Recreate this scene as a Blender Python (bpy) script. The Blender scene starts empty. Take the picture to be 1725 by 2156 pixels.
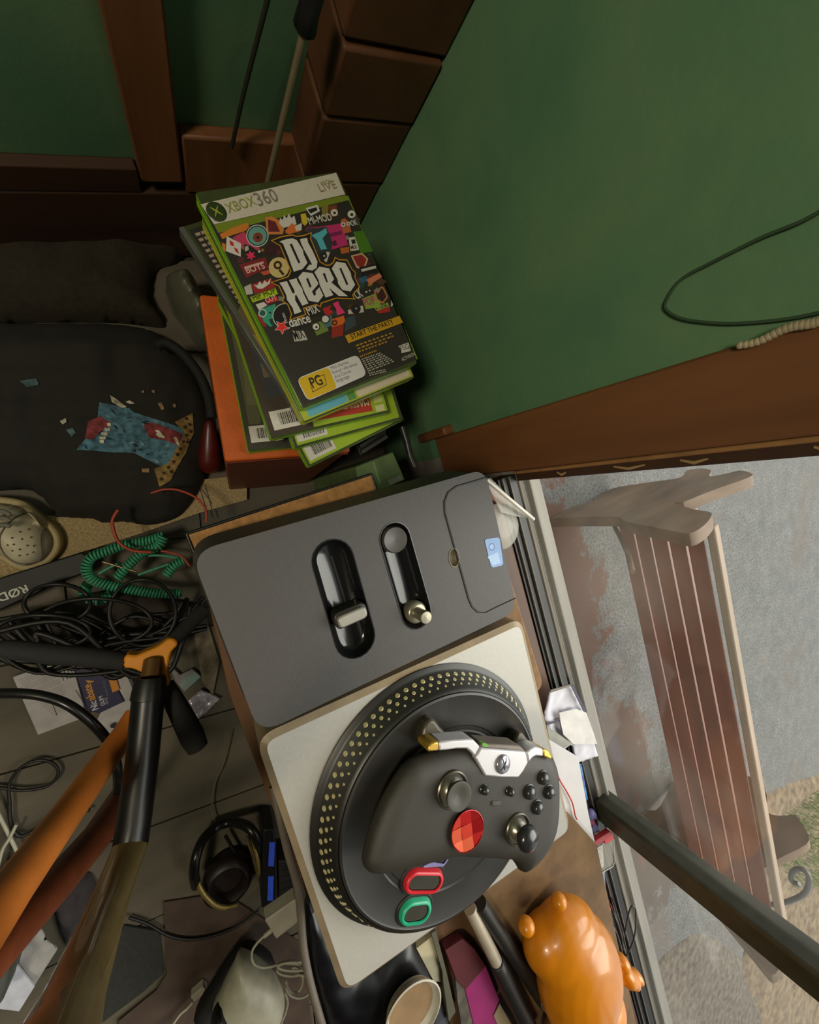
import bpy, bmesh, math, random
import numpy as np
from mathutils import Vector, Matrix
random.seed(7)
SC = bpy.context.scene
COL = SC.collection

# ------------------------------------------------------------------ camera
# world: x towards the window wall, y towards the back wall, z up (metres)
F_PX, W_PX, H_PX = 820.0, 1725.0, 2156.0
DOWN = Vector((-0.44058848, -0.01423019, 0.8975964))
SIDE = Vector((0.286565, 0.94533277, 0.15564846))
WALLN = Vector((0.8507422, -0.32579664, 0.41242485))
EYE = Vector((0.0, 0.0, 0.75))
cam_data = bpy.data.cameras.new('camera')
cam = bpy.data.objects.new('camera', cam_data)
COL.objects.link(cam)
cam_data.sensor_fit = 'VERTICAL'
cam_data.sensor_height = 24.0
cam_data.lens = 24.0 * F_PX / H_PX
cam_data.clip_start = 0.01
def col(i, s): return Vector((WALLN[i]*s, -SIDE[i]*s, -DOWN[i]*s))
cx, cy, cz = col(0, 1), col(1, -1), col(2, -1)
cam.matrix_world = Matrix(((cx.x, cy.x, cz.x, EYE.x), (cx.y, cy.y, cz.y, EYE.y), (cx.z, cy.z, cz.z, EYE.z), (0, 0, 0, 1)))
SC.camera = cam

# ------------------------------------------------------------------ sky, sun, added room fill, exposure
world = bpy.data.worlds.new('overcast_sky'); SC.world = world
world.use_nodes = True
wn = world.node_tree.nodes
wn['Background'].inputs[0].default_value = (0.90, 0.95, 1.0, 1)
wn['Background'].inputs[1].default_value = 0.9
def light(name, kind, loc, energy, color, size=1.0, aim=None):
    d = bpy.data.lights.new(name, kind); o = bpy.data.objects.new(name, d); COL.objects.link(o)
    o.location = loc; d.energy = energy; d.color = color
    if kind == 'AREA': d.shape = 'SQUARE'; d.size = size
    if kind == 'SUN': d.angle = size
    if aim is not None:
        o.rotation_euler = (Vector(aim) - Vector(loc)).to_track_quat('-Z', 'Y').to_euler()
    return o
light('sun_behind_cloud', 'SUN', (3, -0.9, 3.2), 5.0, (1.0, 0.95, 0.86), math.radians(50), aim=(0, 0.0, 0.4))
light('room_fill', 'AREA', (-0.62, 0.05, 1.50), 7.8, (1.0, 0.89, 0.68), 0.22, aim=(0.2, 0.0, 0.3))  # unseen warm fill added to brighten the green wall and the deck
SC.view_settings.view_transform = 'Standard'
SC.view_settings.look = 'None'
SC.view_settings.gamma = 1.0
SC.view_settings.use_curve_mapping = False
SC.view_settings.exposure = 0.0

# ------------------------------------------------------------------ measuring helpers: a sight line met with a real plane of the room
def ray(px, py):
    u, v = px - W_PX/2, py - H_PX/2
    return Vector((WALLN[0]*u + WALLN[1]*v + WALLN[2]*F_PX, -(SIDE[0]*u + SIDE[1]*v + SIDE[2]*F_PX), -(DOWN[0]*u + DOWN[1]*v + DOWN[2]*F_PX)))
def at(p, z):
    r = ray(*p[:2]); return EYE + r*((z - EYE.z)/r.z)
def at_x(p, x):
    r = ray(*p[:2]); return EYE + r*((x - EYE.x)/r.x)
def at_y(p, y):
    r = ray(*p[:2]); return EYE + r*((y - EYE.y)/r.y)
def zm(ox, oy, s): return lambda pts: [(ox + a[0]/s, oy + a[1]/s) for a in pts]
def xy(pts, z): return [(q.x, q.y) for q in (at(p, z) for p in pts)]

# ------------------------------------------------------------------ materials
def lin(c): return tuple(((v/255)/12.92 if v/255 <= .04045 else ((v/255+.055)/1.055)**2.4) for v in c)
MATS = {}
def M(name, rgb, rough=.6, metal=0., var=.12, scale=60., bump=0., bscale=None, coat=0., stretch=None, rgb2=None, spec=.5, alpha=None):
    if name in MATS: return MATS[name]
    m = bpy.data.materials.new(name); m.use_nodes = True
    nt = m.node_tree; b = nt.nodes['Principled BSDF']
    c = lin(rgb)
    b.inputs['Roughness'].default_value = rough; b.inputs['Metallic'].default_value = metal
    b.inputs['Coat Weight'].default_value = coat; b.inputs['Specular IOR Level'].default_value = spec
    tc = nt.nodes.new('ShaderNodeTexCoord'); out = tc.outputs['Object']
    if stretch:
        mp = nt.nodes.new('ShaderNodeMapping'); mp.inputs['Scale'].default_value = stretch
        nt.links.new(out, mp.inputs[0]); out = mp.outputs[0]
    n = nt.nodes.new('ShaderNodeTexNoise'); n.inputs['Scale'].default_value = scale; n.inputs['Detail'].default_value = 5
    nt.links.new(out, n.inputs['Vector'])
    r = nt.nodes.new('ShaderNodeValToRGB'); r.color_ramp.elements[0].position = .3; r.color_ramp.elements[1].position = .7
    c2 = lin(rgb2) if rgb2 else tuple(min(1, v*(1+var)) for v in c)
    r.color_ramp.elements[0].color = (*[v*(1-var) for v in c], 1); r.color_ramp.elements[1].color = (*c2, 1)
    nt.links.new(n.outputs['Fac'], r.inputs[0]); nt.links.new(r.outputs[0], b.inputs['Base Color'])
    if bump:
        n2 = nt.nodes.new('ShaderNodeTexNoise'); n2.inputs['Scale'].default_value = bscale or scale*4; n2.inputs['Detail'].default_value = 3
        nt.links.new(out, n2.inputs['Vector'])
        bp = nt.nodes.new('ShaderNodeBump'); bp.inputs['Strength'].default_value = bump; bp.inputs['Distance'].default_value = .002
        nt.links.new(n2.outputs['Fac'], bp.inputs['Height']); nt.links.new(bp.outputs[0], b.inputs['Normal'])
    if alpha is not None: b.inputs['Alpha'].default_value = alpha
    MATS[name] = m; return m
def flat(rgb, rough=.55): return M('print_%d_%d_%d' % rgb, rgb, rough, var=.04, scale=400)

# ------------------------------------------------------------------ mesh helpers
ORIGIN = {}
class MB:
    weld = False
    def __init__(s): s.v = []; s.f = []; s.m = []
    def add(s, vs, fs, mi=0):
        k = len(s.v); s.v += [tuple(q) for q in vs]; s.f += [tuple(i+k for i in f) for f in fs]; s.m += [mi]*len(fs); return s
    def poly(s, pts, z, mi=0):
        return s.add([(p[0], p[1], z) for p in ccw(pts)], [tuple(range(len(pts)))], mi)
    def prism(s, pts, z0, z1, mi=0, mtop=None):
        pts = ccw(pts); n = len(pts)
        s.add([(p[0], p[1], z0) for p in pts] + [(p[0], p[1], z1) for p in pts],
              [tuple(range(n-1, -1, -1))] + [(i, (i+1) % n, n+(i+1) % n, n+i) for i in range(n)], mi)
        k = len(s.v)-n; s.f.append(tuple(range(k, k+n))); s.m.append(mi if mtop is None else mtop); return s
    def hull3(s, bottom, top, mi=0):
        n = len(bottom)
        return s.add(list(bottom)+list(top), [tuple(range(n-1, -1, -1)), tuple(range(n, 2*n))] + [(i, (i+1) % n, n+(i+1) % n, n+i) for i in range(n)], mi)
    def box(s, c, size, mi=0, rz=0., R=None):
        hx, hy, hz = [q/2 for q in size]; R = R or Matrix.Rotation(rz, 3, 'Z')
        vs = [Vector(c) + R @ Vector((sx*hx, sy*hy, sz*hz)) for sz in (-1, 1) for sx, sy in ((-1, -1), (1, -1), (1, 1), (-1, 1))]
        return s.hull3(vs[:4], vs[4:], mi)
    def tube(s, path, r, n=8, mi=0, cap=True, closed=False):
        P = [Vector(p) for p in path]; L = len(P); rr = r if isinstance(r, (list, tuple)) else [r]*L
        ref = Vector((0.13, 0.21, .97)).normalized(); vs = []; nrm = None
        for i, p in enumerate(P):
            a = P[(i-1) % L] if (closed or i) else P[0]; b = P[(i+1) % L] if (closed or i < L-1) else P[-1]
            t = (b-a); t = t.normalized() if t.length > 1e-9 else Vector((0, 0, 1))
            nrm = ref - t*ref.dot(t) if nrm is None else nrm - t*nrm.dot(t)
            if nrm.length < 1e-6: nrm = t.orthogonal()
            nrm.normalize(); bi = t.cross(nrm)
            for k in range(n):
                w = 2*math.pi*k/n; vs.append(p + (nrm*math.cos(w) + bi*math.sin(w))*rr[i])
        fs = [(i*n+k, i*n+(k+1) % n, ((i+1) % L)*n+(k+1) % n, ((i+1) % L)*n+k) for i in range(L if closed else L-1) for k in range(n)]
        if cap and not closed: fs += [tuple(range(n-1, -1, -1)), tuple(range((L-1)*n, L*n))]
        return s.add(vs, fs, mi)
    def lathe(s, prof, c, n=32, mi=0, R=None, cap=True):
        R = R or Matrix.Identity(3); c = Vector(c); vs = []; L = len(prof)
        for (r, z) in prof:
            for k in range(n):
                w = 2*math.pi*k/n; vs.append(c + R @ Vector((r*math.cos(w), r*math.sin(w), z)))
        fs = [(i*n+k, i*n+(k+1) % n, (i+1)*n+(k+1) % n, (i+1)*n+k) for i in range(L-1) for k in range(n)]
        if prof[0][0] > 1e-6: fs.append(tuple(range(n-1, -1, -1)))
        if cap and prof[-1][0] > 1e-6: fs.append(tuple(range((L-1)*n, L*n)))
        return s.add(vs, fs, mi)
    def ball(s, c, rad, n=16, mi=0, R=None):
        rad = rad if isinstance(rad, (list, tuple)) else (rad,)*3; R = R or Matrix.Identity(3); c = Vector(c); m = n//2; vs = []
        for i in range(1, m):
            t = math.pi*i/m
            for k in range(n):
                w = 2*math.pi*k/n
                vs.append(c + R @ Vector((rad[0]*math.sin(t)*math.cos(w), rad[1]*math.sin(t)*math.sin(w), -rad[2]*math.cos(t))))
        vs += [c + R @ Vector((0, 0, -rad[2])), c + R @ Vector((0, 0, rad[2]))]; a, b = len(vs)-2, len(vs)-1
        fs = [(i*n+k, i*n+(k+1) % n, (i+1)*n+(k+1) % n, (i+1)*n+k) for i in range(m-2) for k in range(n)]
        fs += [(a, (k+1) % n, k) for k in range(n)] + [(b, (m-2)*n+k, (m-2)*n+(k+1) % n) for k in range(n)]
        return s.add(vs, fs, mi)
    def xform(s, Mx): s.v = [tuple(Mx @ Vector(q)) for q in s.v]; return s
    def build(s, name, mats, parent=None, bevel=0., smooth=True, label=None, cat=None, group=None, kind=None, ang=1.1):
        me = bpy.data.meshes.new(name)
        if parent is None:
            A = np.array(s.v); o0 = Vector(((A[:, 0].min()+A[:, 0].max())/2, (A[:, 1].min()+A[:, 1].max())/2, A[:, 2].min()))
        else: o0 = ORIGIN[parent.name]
        me.from_pydata([tuple(Vector(q)-o0) for q in s.v], [], s.f)
        for m in (mats if isinstance(mats, (list, tuple)) else [mats]): me.materials.append(m)
        me.polygons.foreach_set('material_index', s.m)
        bm = bmesh.new(); bm.from_mesh(me)
        if s.weld: bmesh.ops.remove_doubles(bm, verts=bm.verts, dist=1e-6)
        bmesh.ops.recalc_face_normals(bm, faces=bm.faces); bm.to_mesh(me); bm.free()
        if smooth:
            me.polygons.foreach_set('use_smooth', [True]*len(me.polygons)); me.set_sharp_from_angle(angle=ang)
        o = bpy.data.objects.new(name, me); COL.objects.link(o)
        if parent is None: o.location = o0
        else: o.parent = parent
        ORIGIN[o.name] = o0
        if bevel:
            b = o.modifiers.new('bevel', 'BEVEL'); b.width = bevel; b.segments = 2; b.limit_method = 'ANGLE'; b.angle_limit = .7
        return tag(o, label, cat, group, kind)
def tag(o, label=None, cat=None, group=None, kind=None):
    if label: o['label'] = label
    if cat: o['category'] = cat
    if group: o['group'] = group
    if kind: o['kind'] = kind
    return o
def thing(name, label, cat, loc, group=None):
    o = bpy.data.objects.new(name, None); COL.objects.link(o); o.location = loc; o.empty_display_size = .02
    ORIGIN[o.name] = Vector(loc); return tag(o, label, cat, group)
def ccw(p):
    a = sum(p[i][0]*p[(i+1) % len(p)][1] - p[(i+1) % len(p)][0]*p[i][1] for i in range(len(p)))
    return list(p) if a > 0 else list(p)[::-1]
def rounded(pts, r, seg=5):
    pts = ccw(pts); out = []; n = len(pts)
    for i in range(n):
        a, b, c = Vector(pts[i-1][:2]), Vector(pts[i][:2]), Vector(pts[(i+1) % n][:2])
        u, v = (a-b), (c-b); rr = min(r[i] if isinstance(r, list) else r, u.length*.45, v.length*.45)
        p, q = b + u.normalized()*rr, b + v.normalized()*rr
        for k in range(seg+1):
            t = k/seg; w = p*(1-t)**2 + b*2*t*(1-t) + q*t*t; out.append((w.x, w.y))
    return out
def inset(pts, d):
    pts = ccw(pts); n = len(pts); out = []
    for i in range(n):
        a, b, c = Vector(pts[i-1][:2]), Vector(pts[i][:2]), Vector(pts[(i+1) % n][:2])
        e, g = (b-a).normalized(), (c-b).normalized(); m = Vector((-e.y, e.x)) + Vector((-g.y, g.x))
        m = m/max(.5, m.dot(m)/2)
        q = b + m*d; out.append((q.x, q.y))
    return out
def circle(c, r, n=24, ry=None, rot=0): return [(c[0]+r*math.cos(t)*math.cos(rot)-(ry or r)*math.sin(t)*math.sin(rot), c[1]+r*math.cos(t)*math.sin(rot)+(ry or r)*math.sin(t)*math.cos(rot)) for t in [2*math.pi*k/n for k in range(n)]]
def star(c, r, n=5, k=.45, rot=.3): return [(c[0]+(r if i % 2 == 0 else r*k)*math.cos(rot+math.pi*i/n), c[1]+(r if i % 2 == 0 else r*k)*math.sin(rot+math.pi*i/n)) for i in range(2*n)]
def pill(a, b, r, n=10):
    a, b = Vector(a[:2]), Vector(b[:2]); t = math.atan2(b.y-a.y, b.x-a.x)
    return [(b.x+r*math.cos(t-math.pi/2+math.pi*k/n), b.y+r*math.sin(t-math.pi/2+math.pi*k/n)) for k in range(n+1)] + [(a.x+r*math.cos(t+math.pi/2+math.pi*k/n), a.y+r*math.sin(t+math.pi/2+math.pi*k/n)) for k in range(n+1)]
def spline(pts, n=8, closed=False):
    P = [Vector(p) for p in pts]; L = len(P); out = []
    for i in range(L if closed else L-1):
        g = (lambda k: P[k % L]) if closed else (lambda k: P[max(0, min(L-1, k))])
        a, b, c, d = g(i-1), g(i), g(i+1), g(i+2)
        for k in range(n):
            t = k/n; out.append(.5*((2*b) + (c-a)*t + (2*a-5*b+4*c-d)*t*t + (3*b-a-3*c+d)*t**3))
    if not closed: out.append(P[-1])
    return out
def holed(outer, holes, z, mb, mi=0):
    bm = bmesh.new(); ed = []
    for loop in [outer]+holes:
        vs = [bm.verts.new((p[0], p[1], z)) for p in loop]; ed += [bm.edges.new((vs[i], vs[(i+1) % len(vs)])) for i in range(len(vs))]
    bmesh.ops.triangle_fill(bm, edges=ed, use_beauty=True, use_dissolve=False)
    bm.verts.index_update(); mb.add([v.co.copy() for v in bm.verts], [tuple(v.index for v in f.verts) for f in bm.faces], mi); bm.free()
def inside_np(poly, X, Y):
    c = np.zeros(X.shape, bool); n = len(poly)
    for i in range(n):
        x1, y1 = poly[i]; x2, y2 = poly[(i+1) % n]
        if y1 == y2: continue
        c ^= ((y1 > Y) != (y2 > Y)) & (X < (x2-x1)*(Y-y1)/(y2-y1)+x1)
    return c
def dist_np(poly, X, Y):
    D = np.full(X.shape, 1e9); NX = X.copy(); NY = Y.copy(); n = len(poly)
    for i in range(n):
        x1, y1 = poly[i]; x2, y2 = poly[(i+1) % n]; dx, dy = x2-x1, y2-y1; l = dx*dx+dy*dy+1e-15
        t = np.clip(((X-x1)*dx+(Y-y1)*dy)/l, 0, 1); qx, qy = x1+t*dx, y1+t*dy; d = np.hypot(X-qx, Y-qy)
        k = d < D; D[k] = d[k]; NX[k] = qx[k]; NY[k] = qy[k]
    return D, NX, NY
def puff(poly, res, top, bot=None, mb=None, mi=0):
    """closed lens over an outline: top(x, y, d) and bot(x, y, d) give heights, d = distance to the rim"""
    A = np.array(poly); x0, y0 = A.min(0)-res; x1, y1 = A.max(0)+res
    X, Y = np.meshgrid(np.arange(x0, x1+res, res), np.arange(y0, y1+res, res), indexing='ij')
    I = inside_np(poly, X, Y); D, NX, NY = dist_np(poly, X, Y)
    X = np.where(I, X, NX); Y = np.where(I, Y, NY); D = np.where(I, D, 0)
    mb = mb or MB()
    cell = I[:-1, :-1] | I[1:, :-1] | I[:-1, 1:] | I[1:, 1:]
    ZT = top(X, Y, D); ZB = bot(X, Y, D) if bot else None
    if bot: mean = (ZT+ZB)/2; ZT = np.where(I, ZT, mean); ZB = np.where(I, ZB, mean); mb.weld = True
    for Zv, flip in ((ZT, 0), (ZB, 1)):
        if Zv is None: continue
        idx = -np.ones(X.shape, int); vs = []; fs = []
        for i, j in np.argwhere(cell):
            q = [(i, j), (i+1, j), (i+1, j+1), (i, j+1)]
            for a in q:
                if idx[a] < 0: idx[a] = len(vs); vs.append((X[a], Y[a], Zv[a]))
            f = tuple(int(idx[a]) for a in q); fs.append(f[::-1] if flip else f)
        mb.add(vs, fs, mi)
    return mb
def dome(d, R, h): t = np.clip(d/R, 0, 1); return h*np.sqrt(np.clip(1-(1-t)**2, 0, 1))
def wob(X, Y, s=1., seed=0):
    rs = np.random.RandomState(seed); o = np.zeros(np.shape(X))
    for k in range(7):
        a = rs.rand()*6.28; f = s*(1+k*.8); o = o + np.sin((X*math.cos(a)+Y*math.sin(a))*f+rs.rand()*6.28)/(1+k*.6)
    return o/3
def text_mesh(s, bold=False):
    c = bpy.data.curves.new('t', 'FONT'); c.body = s; c.resolution_u = 3
    if bold: c.offset = .018
    o = bpy.data.objects.new('t', c); COL.objects.link(o); dg = bpy.context.evaluated_depsgraph_get(); dg.update()
    me = bpy.data.meshes.new_from_object(o.evaluated_get(dg)); vs = [v.co.copy() for v in me.vertices]; fs = [tuple(p.vertices) for p in me.polygons]
    bpy.data.objects.remove(o); bpy.data.meshes.remove(me); bpy.data.curves.remove(c); return vs, fs
def text(mb, s, a, b, mi=0, hscale=1., bold=False, nrm=Vector((0, 0, 1)), lift=.0):
    """lettering from world point a to world point b along its baseline"""
    a, b = Vector(a), Vector(b); vs, fs = text_mesh(s, bold)
    x0 = min(v.x for v in vs); x1 = max(v.x for v in vs); k = (b-a).length/(x1-x0); d = (b-a).normalized(); u = nrm.cross(d)
    mb.add([a + d*(v.x-x0)*k + u*v.y*k*hscale + nrm*lift for v in vs], fs, mi)
class Decal:
    """flat printing: each polygon lies a hair above the one before"""
    def __init__(s, z, step=2.5e-6): s.mb = MB(); s.z = z; s.st = step; s.mats = []
    def mi(s, rgb):
        m = flat(rgb) if isinstance(rgb, tuple) else rgb
        if m not in s.mats: s.mats.append(m)
        return s.mats.index(m)
    def p(s, pts, rgb): s.z += s.st; s.mb.poly(pts, s.z, s.mi(rgb)); return s
    def t(s, string, a, b, rgb, hs=1., bold=False): s.z += s.st; text(s.mb, string, (a[0], a[1], s.z), (b[0], b[1], s.z), s.mi(rgb), hs, bold)
    def build(s, name, parent, label=None): return s.mb.build(name, s.mats, parent, smooth=False, label=label)

# ================================================================== THE SETTING
green = M('green_paint', (86, 132, 98), .55, var=.10, scale=9, bump=.12, bscale=160, rgb2=(106, 140, 100))
brown = M('brown_stained_wood', (122, 78, 46), .5, var=.28, scale=22, stretch=(1, 1, .12), bump=.25, bscale=90)
darkwood = M('dark_brown_wood', (62, 38, 22), .6, var=.3, scale=20, stretch=(.15, 1, 1), bump=.2)
plankm = M('grey_brown_plank', (88, 80, 66), .7, var=.42, scale=13, stretch=(.3, 1, 1), bump=.3, bscale=60)
wood_grey = M('weathered_grey_wood', (138, 132, 124), .8, var=.2, scale=30, stretch=(1, .12, 1), bump=.3)
plaster = M('dim_plaster', (58, 52, 42), .9)
def wallbox(name, x0, x1, y0, y1, z0, z1, m, parent=None, kind='structure', bevel=.0):
    return MB().box(((x0+x1)/2, (y0+y1)/2, (z0+z1)/2), (x1-x0, y1-y0, z1-z0)).build(name, m, parent, bevel=bevel, kind=kind if parent is None else None)
floor = wallbox('floor', -1.6, .34, -2.2, .42, -.06, -.006, M('floor_gap', (58, 50, 40), .8, var=.2))
def clip(poly, x0, x1, y0, y1):
    for ax, lim, sg in ((0, x0, 1), (0, x1, -1), (1, y0, 1), (1, y1, -1)):
        out = []
        for i in range(len(poly)):
            a, b = poly[i-1], poly[i]; da, db = (a[ax]-lim)*sg, (b[ax]-lim)*sg
            if (da >= 0) != (db >= 0):
                t = da/(da-db); out.append((a[0]+(b[0]-a[0])*t, a[1]+(b[1]-a[1])*t))
            if db >= 0: out.append(b)
        poly = out
        if len(poly) < 3: return None
    return poly
dv, pv = Vector((.970, -.242)), Vector((.242, .970)); o0 = Vector((-.269, -.4616))
for j in range(-12, 9):
    off = random.uniform(0, .8)
    for i in range(-3, 3):
        a = o0 + dv*(i*.85+off) + pv*(j*.155)
        q = [a, a+dv*.847, a+dv*.847+pv*.152, a+pv*.152]
        c = clip([(k.x, k.y) for k in q], -1.5, .33, -1.7, .40)
        if c: MB().prism(c, -.006, -.001+random.uniform(-.0012, .001)).build('plank', plankm, floor)
wallbox('wall_back', -1.6, .40, .42, .50, -.06, 2.4, green)
wallbox('wall_left', -1.68, -1.6, -2.2, .5, -.06, 2.4, plaster)
wallbox('wall_front', -1.68, .40, -2.28, -2.2, -.06, 2.4, plaster)
wallbox('ceiling', -1.68, .40, -2.28, .5, 2.4, 2.46, plaster)
wallbox('wall_right', .342, .40, -.03, .42, -.06, 2.4, green)
wallbox('wall_right_low', .342, .40, -2.2, -.03, -.75, .335, wood_grey).name = 'wall_right'
wallbox('wall_right_top', .342, .40, -2.2, -.03, 2.1, 2.4, green).name = 'wall_right'
# corner column of stacked timber blocks
trimc = wallbox('trim_1', .232, .338, .366, .42, 0, 2.4, darkwood)
for k, (a, b) in enumerate(((0, .236), (.24, .331), (.335, .404), (.408, .56), (.564, .80))):
    MB().box((.285, .388, (a+b)/2), (.110+.002*(k % 2), .056+.003*(k % 3), b-a)).build('timber_block', M('timber_brown', (88, 54, 30), .6, var=.3, scale=14, bump=.2), trimc, bevel=.003)
wallbox('trim_2', .050, .097, .402, .42, .17, 2.4, brown, bevel=.003)
wallbox('trim_3', .099, .262, .404, .42, .15, .238, brown, bevel=.003)
wallbox('trim_4', -1.58, .230, .406, .42, 0, .146, darkwood, bevel=.003)
wallbox('trim_5', -1.58, .048, .406, .42, .147, .185, darkwood, bevel=.002)
# window: wide brown jamb board, lower track, bar and panes
wallbox('trim_6', .333, .345, -.066, .002, .20, 2.2, brown, bevel=.002)
wallbox('trim_7', .325, .345, .002, .016, .16, .245, brown, bevel=.003)
wallbox('trim_12', .334, .346, -.0705, -.0662, .362, 2.15, M('tan_wood_edge', (150, 108, 66), .6, var=.2), bevel=.001)
for zz, ll in ((.43, .012), (.50, .03), (.56, .02), (.64, .012)): MB().tube([(.336, -.0735, zz), (.3355, -.0765, zz+ll*.5), (.336, -.0745, zz+ll)], [.001, .0016, .0009], 6).build('paint_drip', M('drip_cream', (168, 136, 92), .6), bpy.data.objects['trim_12'])
wallbox('trim_8', .336, .352, -.080, -.066, .362, 2.15, darkwood, bevel=.002)
black = M('black_track', (22, 20, 20), .5)
win = wallbox('window_1', .307, .336, -2.2, -.07, .335, .3615, black)
MB().box((.3125, -1.13, .3625), (.0016, 2.12, .004)).box((.323, -1.13, .3625), (.0018, 2.12, .005)).build('track_ridge', M('dull_aluminium', (86, 80, 72), .6, .2), win)
MB().box((.346, -1.13, .348), (.016, 2.13, .030)).box((.3505, -1.13, .366), (.004, 2.13, .008)).build('outer_bead', wood_grey, win, bevel=.001)
barm = M('dark_green_bar', (62, 60, 46), .5, var=.25)
MB().box((.344, -.588, 1.23), (.030, .040, 1.74)).build('glazing_bar', barm, win, bevel=.004)
MB().box((.346, -1.30, 1.23), (.030, .040, 1.74)).build('glazing_bar', barm, win, bevel=.004)
gm = bpy.data.materials.new('dusty_glass'); gm.use_nodes = True; nt = gm.node_tree; nt.nodes.clear()
N = nt.nodes.new; Lk = nt.links.new
go = N('ShaderNodeOutputMaterial'); tr = N('ShaderNodeBsdfTransparent'); tr.inputs[0].default_value = (.95, .97, .96, 1); gl = N('ShaderNodeBsdfGlossy'); gl.inputs['Roughness'].default_value = .04
df = N('ShaderNodeBsdfTranslucent'); df.inputs[0].default_value = (.6, .58, .52, 1); d2 = N('ShaderNodeBsdfDiffuse'); d2.inputs[0].default_value = (.6, .57, .52, 1)
ad = N('ShaderNodeMixShader'); Lk(df.outputs[0], ad.inputs[1]); Lk(d2.outputs[0], ad.inputs[2]); ad.inputs[0].default_value = .6
lw = N('ShaderNodeLayerWeight'); lw.inputs[0].default_value = .5; pw = N('ShaderNodeMath'); pw.operation = 'POWER'; pw.inputs[1].default_value = 3.0; Lk(lw.outputs['Facing'], pw.inputs[0]); fr = N('ShaderNodeMath'); fr.operation = 'MULTIPLY_ADD'; fr.inputs[1].default_value = .30; fr.inputs[2].default_value = .025; Lk(pw.outputs[0], fr.inputs[0]); m1 = N('ShaderNodeMixShader'); m2 = N('ShaderNodeMixShader')
tcx = N('ShaderNodeTexCoord'); nz = N('ShaderNodeTexNoise'); nz.inputs['Scale'].default_value = 7; nz.inputs['Detail'].default_value = 9
rp = N('ShaderNodeMapRange'); rp.inputs[1].default_value = .42; rp.inputs[2].default_value = .75; rp.inputs[3].default_value = .02; rp.inputs[4].default_value = .12
Lk(tcx.outputs['Object'], nz.inputs[0]); Lk(nz.outputs['Fac'], rp.inputs[0]); Lk(fr.outputs[0], m1.inputs[0]); Lk(tr.outputs[0], m1.inputs[1]); Lk(gl.outputs[0], m1.inputs[2])
Lk(rp.outputs[0], m2.inputs[0]); Lk(m1.outputs[0], m2.inputs[1]); Lk(ad.outputs[0], m2.inputs[2]); Lk(m2.outputs[0], go.inputs[0])
for a, b in ((-.568, -.080), (-1.28, -.608), (-2.19, -1.32)):
    MB().box((.3445, (a+b)/2, 1.23), (.003, b-a, 1.732)).build('pane', gm, win)
wallbox('trim_9', .262, .306, -2.2, -.070, .335, .360, M('sill_wood', (88, 56, 36), .55, var=.3, scale=25, stretch=(1, .1, 1)), bevel=.002)
wallbox('trim_10', .356, .41, -2.2, -.03, .262, .292, wood_grey, bevel=.003)
wallbox('trim_11', .412, .46, -2.2, -.03, .235, .262, wood_grey, bevel=.003)

# ------------------------------------------------------------------ outside
cm = M('worn_concrete', (122, 121, 119), .9, var=.25, scale=9, bump=.8, bscale=45, rgb2=(132, 130, 127))
nt = cm.node_tree; b = nt.nodes['Principled BSDF']; base = b.inputs['Base Color'].links[0].from_socket
tc = nt.nodes.new('ShaderNodeTexCoord')
def stain(src, scale, lo, hi, rgb, seed):
    mp = nt.nodes.new('ShaderNodeMapping'); mp.inputs['Location'].default_value = (seed, seed*.7, 0); n = nt.nodes.new('ShaderNodeTexNoise'); n.inputs['Scale'].default_value = scale; n.inputs['Detail'].default_value = 8; n.inputs['Roughness'].default_value = .65
    r = nt.nodes.new('ShaderNodeMapRange'); r.inputs[1].default_value = lo; r.inputs[2].default_value = hi; mx = nt.nodes.new('ShaderNodeMix'); mx.data_type = 'RGBA'
    nt.links.new(tc.outputs['Object'], mp.inputs[0]); nt.links.new(mp.outputs[0], n.inputs[0]); nt.links.new(n.outputs['Fac'], r.inputs[0]); nt.links.new(r.outputs[0], mx.inputs['Factor'])
    nt.links.new(src, mx.inputs['A']); mx.inputs['B'].default_value = (*lin(rgb), 1); return mx.outputs['Result']
s1 = stain(stain(base, 60, .46, .62, (88, 86, 84), 3.1), 150, .50, .62, (76, 74, 72), 1.3); s2 = stain(s1, 1.6, .56, .74, (110, 94, 82), 8.4)
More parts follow.
